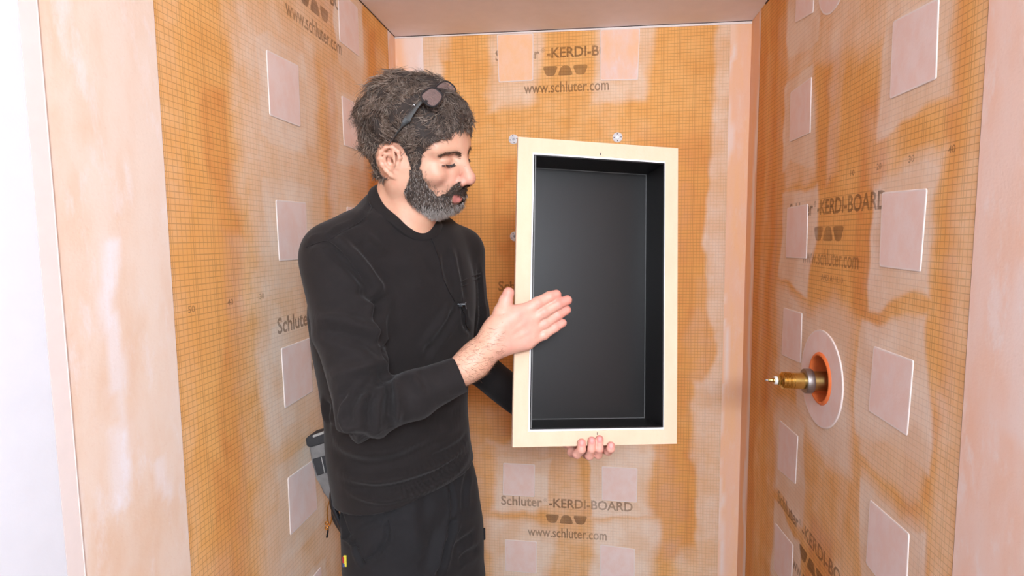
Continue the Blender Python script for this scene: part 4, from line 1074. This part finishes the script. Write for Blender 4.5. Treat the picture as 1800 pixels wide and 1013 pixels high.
flow = np.stack([-.55 * np.ones(NS), np.sign(hloc[:, 1]) * .25, -.75 * np.ones(NS)], 1)                     # local: backwards and down
front = sstep(.02, .07, hloc[:, 0])[:, None]; flow = flow * (1 - front) + np.array([.75, -.1, -.35]) * front
flow = flow @ HR.T
tgt = vnoise(p, 38, 41) * 1.5 + vnoise(p, 80, 61) * .7 + flow * .75 + RNG.normal(0, .16, (NS, 3))
tgt -= nr * (tgt * nr).sum(1, keepdims=True) * .8; tgt /= np.linalg.norm(tgt, axis=1, keepdims=True) + 1e-9
bin_ = np.cross(nr, tgt); C = np.zeros((NS, SEG, 3)); C[:, 0] = p; curl = RNG.normal(0, 1, NS) * .5 + noise3(p, 30, 77) * 2.2
for s in range(1, SEG):
    u = s / (SEG - 1); lift = .60 * (1 - u) - .26 * u
    ang = curl * u * 1.6
    d = tgt * np.cos(ang)[:, None] + bin_ * np.sin(ang)[:, None] + nr * lift
    d /= np.linalg.norm(d, axis=1, keepdims=True); C[:, s] = C[:, s - 1] + d * (Ls / (SEG - 1))[:, None]
g = RNG.random(NS) ** 2.2; clump = .5 + .5 * noise3(p, 60, 91)
hc = lin(80, 63, 53)[None] * (1 - .85 * g[:, None]) + lin(196, 178, 162)[None] * (.8 * g * (.35 + .65 * clump))[:, None] + lin(112, 86, 68)[None] * (.35 * clump)[:, None]
strands('hair_strand', C, RNG.uniform(.00032, .00066, NS), hc, ho, M['hair'])['kind'] = 'stuff'
# beard and moustache
chin = hd((.076, 0, -.102), (.035, .05, .03))
bt_ = (.0022 + .0040 * (1 - np.exp(-bdist / 10.0)) + .0035 * chin * (1 - np.exp(-bdist / 8.0))) * (1 + .2 * noise3(bv, 90, 35))
bvv, bnn, bid, beard = shell(bmask, bt_ * .8, 'beard', M['under'], man)
NS2, SG2 = 8000, 6
pick = RNG.integers(0, len(bvv), NS2); p = bvv[pick] + RNG.normal(0, .0006, (NS2, 3)) - bnn[pick] * .0015; nr = bnn[pick]; hb = to_head(p)
must = (hb[:, 2] > -.072) & (hb[:, 0] > .08)
fl = np.repeat(np.array([[.18, 0, -1.0]]), NS2, 0); fl[must] = np.stack([-.2 * np.ones(must.sum()), np.sign(hb[must, 1]) * .9, -.55 * np.ones(must.sum())], 1)
cw_ = chin[bid][pick]; Lb = (.007 + .003 * cw_) * RNG.uniform(.6, 1.3, NS2); Lb[must] *= .8
d0 = fl @ HR.T * .9 + vnoise(p, 70, 51) * .55 + RNG.normal(0, .22, (NS2, 3)); d0 /= np.linalg.norm(d0, axis=1, keepdims=True)
C = np.zeros((NS2, SG2, 3)); C[:, 0] = p
for s in range(1, SG2):
    u = s / (SG2 - 1); d = d0 + nr * (.75 - .55 * u) + vnoise(C[:, s - 1], 130, 57) * .45; d /= np.linalg.norm(d, axis=1, keepdims=True)
    C[:, s] = C[:, s - 1] + d * (Lb / (SG2 - 1))[:, None]
px_, py_, _ = proj(p); gw = np.clip(.22 + .95 * sstep(352, 384, py_) * sstep(700, 752, mx[bid][pick]) - .2 * must, .05, 1)
gg = (RNG.random(NS2) < gw) * RNG.uniform(.4, 1, NS2)
bc = lin(100, 79, 66)[None] * (1 - gg[:, None]) + lin(208, 198, 190)[None] * gg[:, None]
fr = np.nonzero(isH & ~bmask & ~mouth & (bdist < 8) & (mx > 735) & (H[:, 2] < -.02) & (my < 345) & (mx < 788))[0]
if len(fr):
    k = fr[RNG.integers(0, len(fr), 500)]; k = k[RNG.random(len(k)) < np.exp(-bdist[k] / 2.6)]; d = np.tile(HR @ np.array([.15, 0, -1.0]), (len(k), 1)) + RNG.normal(0, .35, (len(k), 3)) + bn[k] * .5
    d /= np.linalg.norm(d, axis=1, keepdims=True); q = bv[k][:, None] + d[:, None] * (np.linspace(0, 1, SG2)[None, :, None] * RNG.uniform(.003, .007, len(k))[:, None, None])
    C = np.concatenate([C, q]); bc = np.concatenate([bc, np.repeat(lin(138, 108, 88)[None], len(k), 0)]); NS2 = len(C)
strands('beard_strand', C, RNG.uniform(.00026, .00045, NS2), bc, beard, M['hair'])['kind'] = 'stuff'
# eyebrows, lashes
def skin_snap(pts):
    pts = np.array(pts, float)
    for _ in range(4):
        d = body.at(pts); e = .0008; gr = np.stack([body.at(pts + np.eye(3)[i] * e) - d for i in range(3)], 1) / e
        gr /= np.linalg.norm(gr, axis=1, keepdims=True) + 1e-9; pts = pts - gr * d[:, None]
    return pts, gr
for s in (-1, 1):
    path = np.array([hl(x, s * y, z) for x, y, z in ((.1, .011, .009), (.098, .019, .0120), (.090, .032, .0135), (.080, .043, .0135), (.073, .050, .0118))])
    n = 210; t = RNG.random(n); c = smooth_path(path, 60)[(t * 59).astype(int)]; c = c + (HR @ np.array([0, 0, 1.0])) * (RNG.normal(0, .0022, n) * (1.0 - .6 * t))[:, None]
    c, gr = skin_snap(c); d = np.tile(HR @ np.array([-.5, s * .8, .12]), (n, 1)) + RNG.normal(0, .22, (n, 3)) + gr * .18; d /= np.linalg.norm(d, axis=1, keepdims=True)
    C = c[:, None] + d[:, None] * (np.linspace(0, 1, 4)[None, :, None] * RNG.uniform(.006, .011, n)[:, None, None]) + gr[:, None] * (np.array([0, .0012, .0016, .0012])[None, :, None])
    strands('eyebrow', C, RNG.uniform(.00022, .00036, n), np.repeat(lin(94, 72, 58)[None], n, 0), man, M['hair'])['kind'] = 'stuff'
    path = np.array([hl(x, s * y, z) for x, y, z in ((.090, .021, -.0088), (.0885, .030, -.0095), (.085, .038, -.0092), (.079, .0455, -.0078))])
    n = 90; t = np.linspace(0, 1, n); c, gr = skin_snap(smooth_path(path, n)); d = np.tile(HR @ np.array([.75, s * .1, -.8]), (n, 1)) + (HR @ np.array([0, s * 1.0, 0]))[None] * (t - .4)[:, None] + RNG.normal(0, .12, (n, 3)); d /= np.linalg.norm(d, axis=1, keepdims=True)
    C = c[:, None] + d[:, None] * (np.linspace(0, 1, 4)[None, :, None] * RNG.uniform(.005, .0075, n)[:, None, None])
    strands('eyelashes', C, np.full(n, .00028), np.repeat(lin(46, 34, 30)[None], n, 0), man, M['hair'])['kind'] = 'stuff'
# hairs on the bare forearm
sel = np.nonzero((bx_ > 800) & (bx_ < 884) & (by_ > 575) & (by_ < 690) & (bz_ < 1.1) & ((bn * (bv - EYE)).sum(1) < .2))[0]
if len(sel):
    n = 420; k = RNG.choice(sel, n); d = _n(WR_R - EL_R)[None] * .8 + np.array([[0, 0, -.5]]) + RNG.normal(0, .35, (n, 3)); d -= bn[k] * (d * bn[k]).sum(1, keepdims=True) * .85
    d /= np.linalg.norm(d, axis=1, keepdims=True); C = bv[k][:, None] + d[:, None] * (np.linspace(0, 1, 5)[None, :, None] * RNG.uniform(.006, .013, n)[:, None, None]) + bn[k][:, None] * .0006
    strands('arm_hair', C, np.full(n, .00016), np.repeat(lin(120, 84, 62)[None], n, 0), man, M['hair'])['kind'] = 'stuff'
print('hair', round(time.time() - T0, 1))
# ------------------------------------------------------------------ glasses pushed up into the hair
M['frame'] = plain('black_plastic', srgb(38, 37, 38), .35, .05, 60); M['arm'] = plain('grey_plastic', srgb(74, 76, 76), .42, .05, 60); M['mark'] = plain('white_mark', srgb(230, 230, 230), .6, .02)
def lens_mat():
    t = NT('smoky_lens'); t.set(Base_Color=srgb(128, 104, 98), Roughness=.08, Alpha=.70); t.b.inputs['Coat Weight'].default_value = .5; return t.m
M['lens'] = lens_mat()
def on_hair(px, py, off):
    q = surf_pts(hv, hnn, [(px, py)])[0]; r_ = _n(q - EYE); c = CR @ np.array([(px - 900) / FPX, (py - 506.5) / FPX, 1.0]); c = c / np.linalg.norm(c)
    return EYE + c * (np.linalg.norm(q - EYE) - off)
g1 = on_hair(760, 170, .030); g2 = P(784, 157, g1[1] + .054); sx = _n(g2 - g1); g2 = g1 + sx * .062
hinge, tipp = on_hair(744, 174, .016), on_hair(684, 254, .004)
gn_ = hinge - tipp; gn_ = _n(gn_ - sx * gn_.dot(sx)); gn_ = _n(gn_ * .85 + np.array([-.1, -.6, -.1]) * .5); gn_ = _n(gn_ - sx * gn_.dot(sx)); gy = np.cross(gn_, sx)
gl = tag(empty('eyeglasses', tuple(g1)), 'dark glasses with smoky lenses pushed up on top of the man\'s hair', 'glasses')
def rr(c, w, h, n=28, e=3.0):
    out = []; wr = .42 if c is g1 else .34; sx_, gn2 = sx * math.cos(wr) + gn_ * math.sin(wr), gn_ * math.cos(wr) - sx * math.sin(wr)
    for i in range(n):
        a = 2 * np.pi * i / n; x = math.copysign(abs(math.cos(a)) ** (2 / e), math.cos(a)) * w; y = math.copysign(abs(math.sin(a)) ** (2 / e), math.sin(a)) * h
        out.append(c + sx_ * x + gy * y * (1 - .10 * x / w) - gn2 * (x * x) * 1.6)
    return out
for c in (g1, g2):
    b = MB(); b.tube(rr(c, .0200, .0158), .0017, 6, closed=True); keep_world(b.build('rim', M['frame'], None), gl)
    b = MB(); p = rr(c, .0194, .0152); cc = b.bm.verts.new(Vector(c + gn_ * .0012)); vs = [b.bm.verts.new(Vector(q)) for q in p]
    for i in range(len(vs)): b.bm.faces.new((cc, vs[i], vs[(i + 1) % len(vs)]))
    keep_world(b.build('lens', M['lens'], None), gl)
b = MB(); b.tube(smooth_path([g1 + sx * .019 + gy * .004 - gn_ * .001, (g1 + g2) / 2 + gy * .007 + gn_ * .001, g2 - sx * .019 + gy * .004 - gn_ * .001], 8), .0019, 6); keep_world(b.build('bridge', M['frame'], None), gl)
far_h = g2 + sx * .026 - gn_ * .002; far_t = hl(-.02, .084, .012)
for h_, t_, up, k in ((hinge, tipp, (.75, -.2, .55), 0), (far_h, far_t, (.75, .2, .55), 1)):
    mids = [on_hair(728, 194, .014), on_hair(714, 213, .013), on_hair(699, 233, .010)] if k == 0 else [h_ * .6 + t_ * .4 + np.array([.0, .012, .012])]
    path = smooth_path([h_] + mids + [t_], 14)
    for _ in range(4): path[1:-1] = (path[:-2] + path[1:-1] * 2 + path[2:]) / 4
    b = MB(); b.tube(path, np.interp(np.linspace(0, 1, 14), [0, .5, .62, 1], [.0074, .0068, .0036, .0024]), 8, flat=.38, up=up); keep_world(b.build('temple_arm', M['arm'], None), gl)
    b = MB(); b.tube([(g1 - sx * .0185 - gn_ * .006) if k == 0 else (g2 + sx * .0185), h_ + (t_ - h_) * .03], [.0034, .0050], 8, flat=.6, up=up); keep_world(b.build('hinge', M['frame'], None), gl)
b = MB(); q = P(728, 184, 1.0); q = EYE + _n(q - EYE) * (np.linalg.norm(hinge - EYE) * .6 + np.linalg.norm(on_hair(714, 213, .013) - EYE) * .4 - .009); d_ = _n(tipp - hinge)
b.tube([q + d_ * .0025 + np.array([.002, 0, 0]), q, q - d_ * .001 - np.array([.002, 0, 0])], [.0003, .0010, .0005], 6); keep_world(b.build('arm_mark', M['mark'], None), gl)

# ------------------------------------------------------------------ lapel microphone clipped to the shirt
mp_ = surf_pts(sv, sN, [(811, 536)])[0]; vdir = _n(EYE - mp_)
mic = tag(empty('lapel_microphone', tuple(mp_)), 'tiny black lapel microphone with thin cable clipped on the shirt front', 'microphone')
M['micblack'] = plain('gloss_black', srgb(26, 25, 27), .25, .1); M['micgrey'] = plain('metal_clip', srgb(150, 148, 150), .3, .05, 80, metal=.85)
rv = _n(np.cross(vdir, [0, 0, 1.0])) * -1; rv = rv if rv[0] > 0 else -rv; o_ = mp_ + vdir * .005
b = MB(); b.tube([o_ - rv * .006 + np.array([0, 0, .002]), o_ + rv * .010 + np.array([0, 0, .001])], [.0032, .0034], 10); keep_world(b.build('capsule', M['micblack'], None), mic)
b = MB(); b.tube([o_ - rv * .002 + vdir * .003 + np.array([0, 0, .0026]), o_ + rv * .009 + vdir * .003 + np.array([0, 0, .003]), o_ + rv * .0115 + vdir * .002 + np.array([0, 0, .006])], .0011, 6)
b.tube([o_ + rv * .0095 + vdir * .003 + np.array([0, 0, .003]), o_ + rv * .012 + vdir * .002 + np.array([0, 0, -.008])], .0009, 6); keep_world(b.build('clip', M['micgrey'], None), mic)
b = MB(); b.box(o_ + vdir * .0015 + np.array([0, 0, -.002]), (.009, .004, .005), bev=.0008); keep_world(b.build('clip_body', M['micblack'], None), mic)
cp = on_shirt([(757, 412), (766, 436), (778, 458), (784, 484), (792, 508), (803, 532)], 40, .0036)
b = MB(); b.tube(cp, .0011, 6); keep_world(b.build('cable', M['micblack'], None), mic)
cp = on_shirt([(814, 541), (819, 556), (822, 572), (834, 585)], 20, .0036)
b = MB(); b.tube(cp, .0010, 6); keep_world(b.build('cable', M['micblack'], None), mic)

# ------------------------------------------------------------------ what hangs at his back pocket
M['glove'] = plain('grey_fabric', srgb(128, 124, 122), .85, .16, 70, bump=.3, bscale=700); M['glove_dark'] = plain('dark_grey_fabric', srgb(52, 51, 53), .8, .12, 90, bump=.3, bscale=800)
M['glove_light'] = plain('worn_light_grey', srgb(168, 164, 160), .85, .1, 60)
GY = 1.175
def sheet(name, px, mat, parent, y0, th, bev):
    b = MB(); pts = [P(x, y, GY + y0) for x, y in px]; n0 = _n(np.cross(pts[1] - pts[0], pts[-1] - pts[0])); n0 = n0 if n0[1] > 0 else -n0
    b.prism(pts, n0 * th); bmesh.ops.bevel(b.bm, geom=list(b.bm.edges), offset=bev, segments=3, affect='EDGES', profile=.6)
    o = b.build(name, mat, None); keep_world(o, parent); return o
gv = tag(empty('work_glove', tuple(P(570, 880, GY))), 'grey work glove with a dark square patch hanging at the man\'s back pocket', 'glove')
sheet('glove_body', [(541, 780), (577, 768), (590, 800), (598, 840), (600, 868), (590, 883), (578, 882), (567, 868), (556, 842), (546, 812)], M['glove'], gv, .0, .034, .008)
sheet('cuff', [(536, 772), (543, 766), (575, 757), (584, 770), (580, 777), (545, 788), (538, 785)], M['glove_dark'], gv, -.004, .040, .005)
sheet('cuff_edge', [(549, 766), (571, 758), (572, 762), (550, 770)], M['glove_light'], gv, -.0062, .010, .001)
sheet('strap_patch', [(549, 808), (574, 801), (582, 829), (557, 837)], M['glove_dark'], gv, -.0035, .006, .0012)
sheet('strap_patch_stitch', [(564.0, 804), (565.3, 804), (571.5, 833), (570.2, 833)], M['glove_light'], gv, -.0042, .003, .0002)
pl = tag(empty('pliers', tuple(P(597, 930, 1.07))), 'black handled pliers tucked in the trouser pocket below the grey glove', 'pliers')
for px in ([(584, 858), (583, 876), (585, 890), (592, 906), (600, 926), (606, 944)], [(588, 862), (590, 880), (587, 896), (589, 912), (598, 928), (607, 942)]):
    b = MB(); b.tube(smooth_path([P(x, y, 1.050 + .002 * (px[0][0] - 584)) for x, y in px], 20), np.interp(np.linspace(0, 1, 20), [0, .1, .5, 1], [.0030, .0050, .0062, .0052]), 10)
    keep_world(b.build('handle', M['micblack'], None), pl)
b = MB(); b.lathe(P(606, 946, 1.052), _n(P(612, 966, 1.06) - P(606, 946, 1.052)), [(-.006, 0), (-.006, .008), (.004, .009), (.022, .004), (.022, 0)], 14); keep_world(b.build('jaw', M['nickel'], None), pl)
M['amber'] = brass('amber_brass', srgb(232, 160, 70), .34)
bh = tag(empty('brass_hook', tuple(P(576, 930, 1.15))), 'small brass wire hook with two rings dangling under the grey glove', 'hook')
b = MB(); b.tube(smooth_path([P(x, y, 1.15) for x, y in ((580, 878), (576, 892), (575, 906), (577, 918), (580, 924), (583, 910), (582, 892), (580, 878))], 30), .0014, 8); keep_world(b.build('wire_loop', M['amber'], None), bh)
for y in (920, 928.5):
    c = P(574.5, y, 1.149); b = MB(); b.tube([c + np.array([math.cos(a) * .0036, -.0008, math.sin(a) * .0036]) for a in np.linspace(0, 6.283, 16, endpoint=False)], .0013, 8, closed=True); keep_world(b.build('ring', M['amber'], None), bh)
b = MB(); b.tube([P(577, 926, 1.15), P(576, 936, 1.15), P(574.5, 945, 1.15)], [.0018, .0020, .0024], 8); keep_world(b.build('dark_tip', M['micblack'], None), bh)
print('done', round(time.time() - T0, 1))
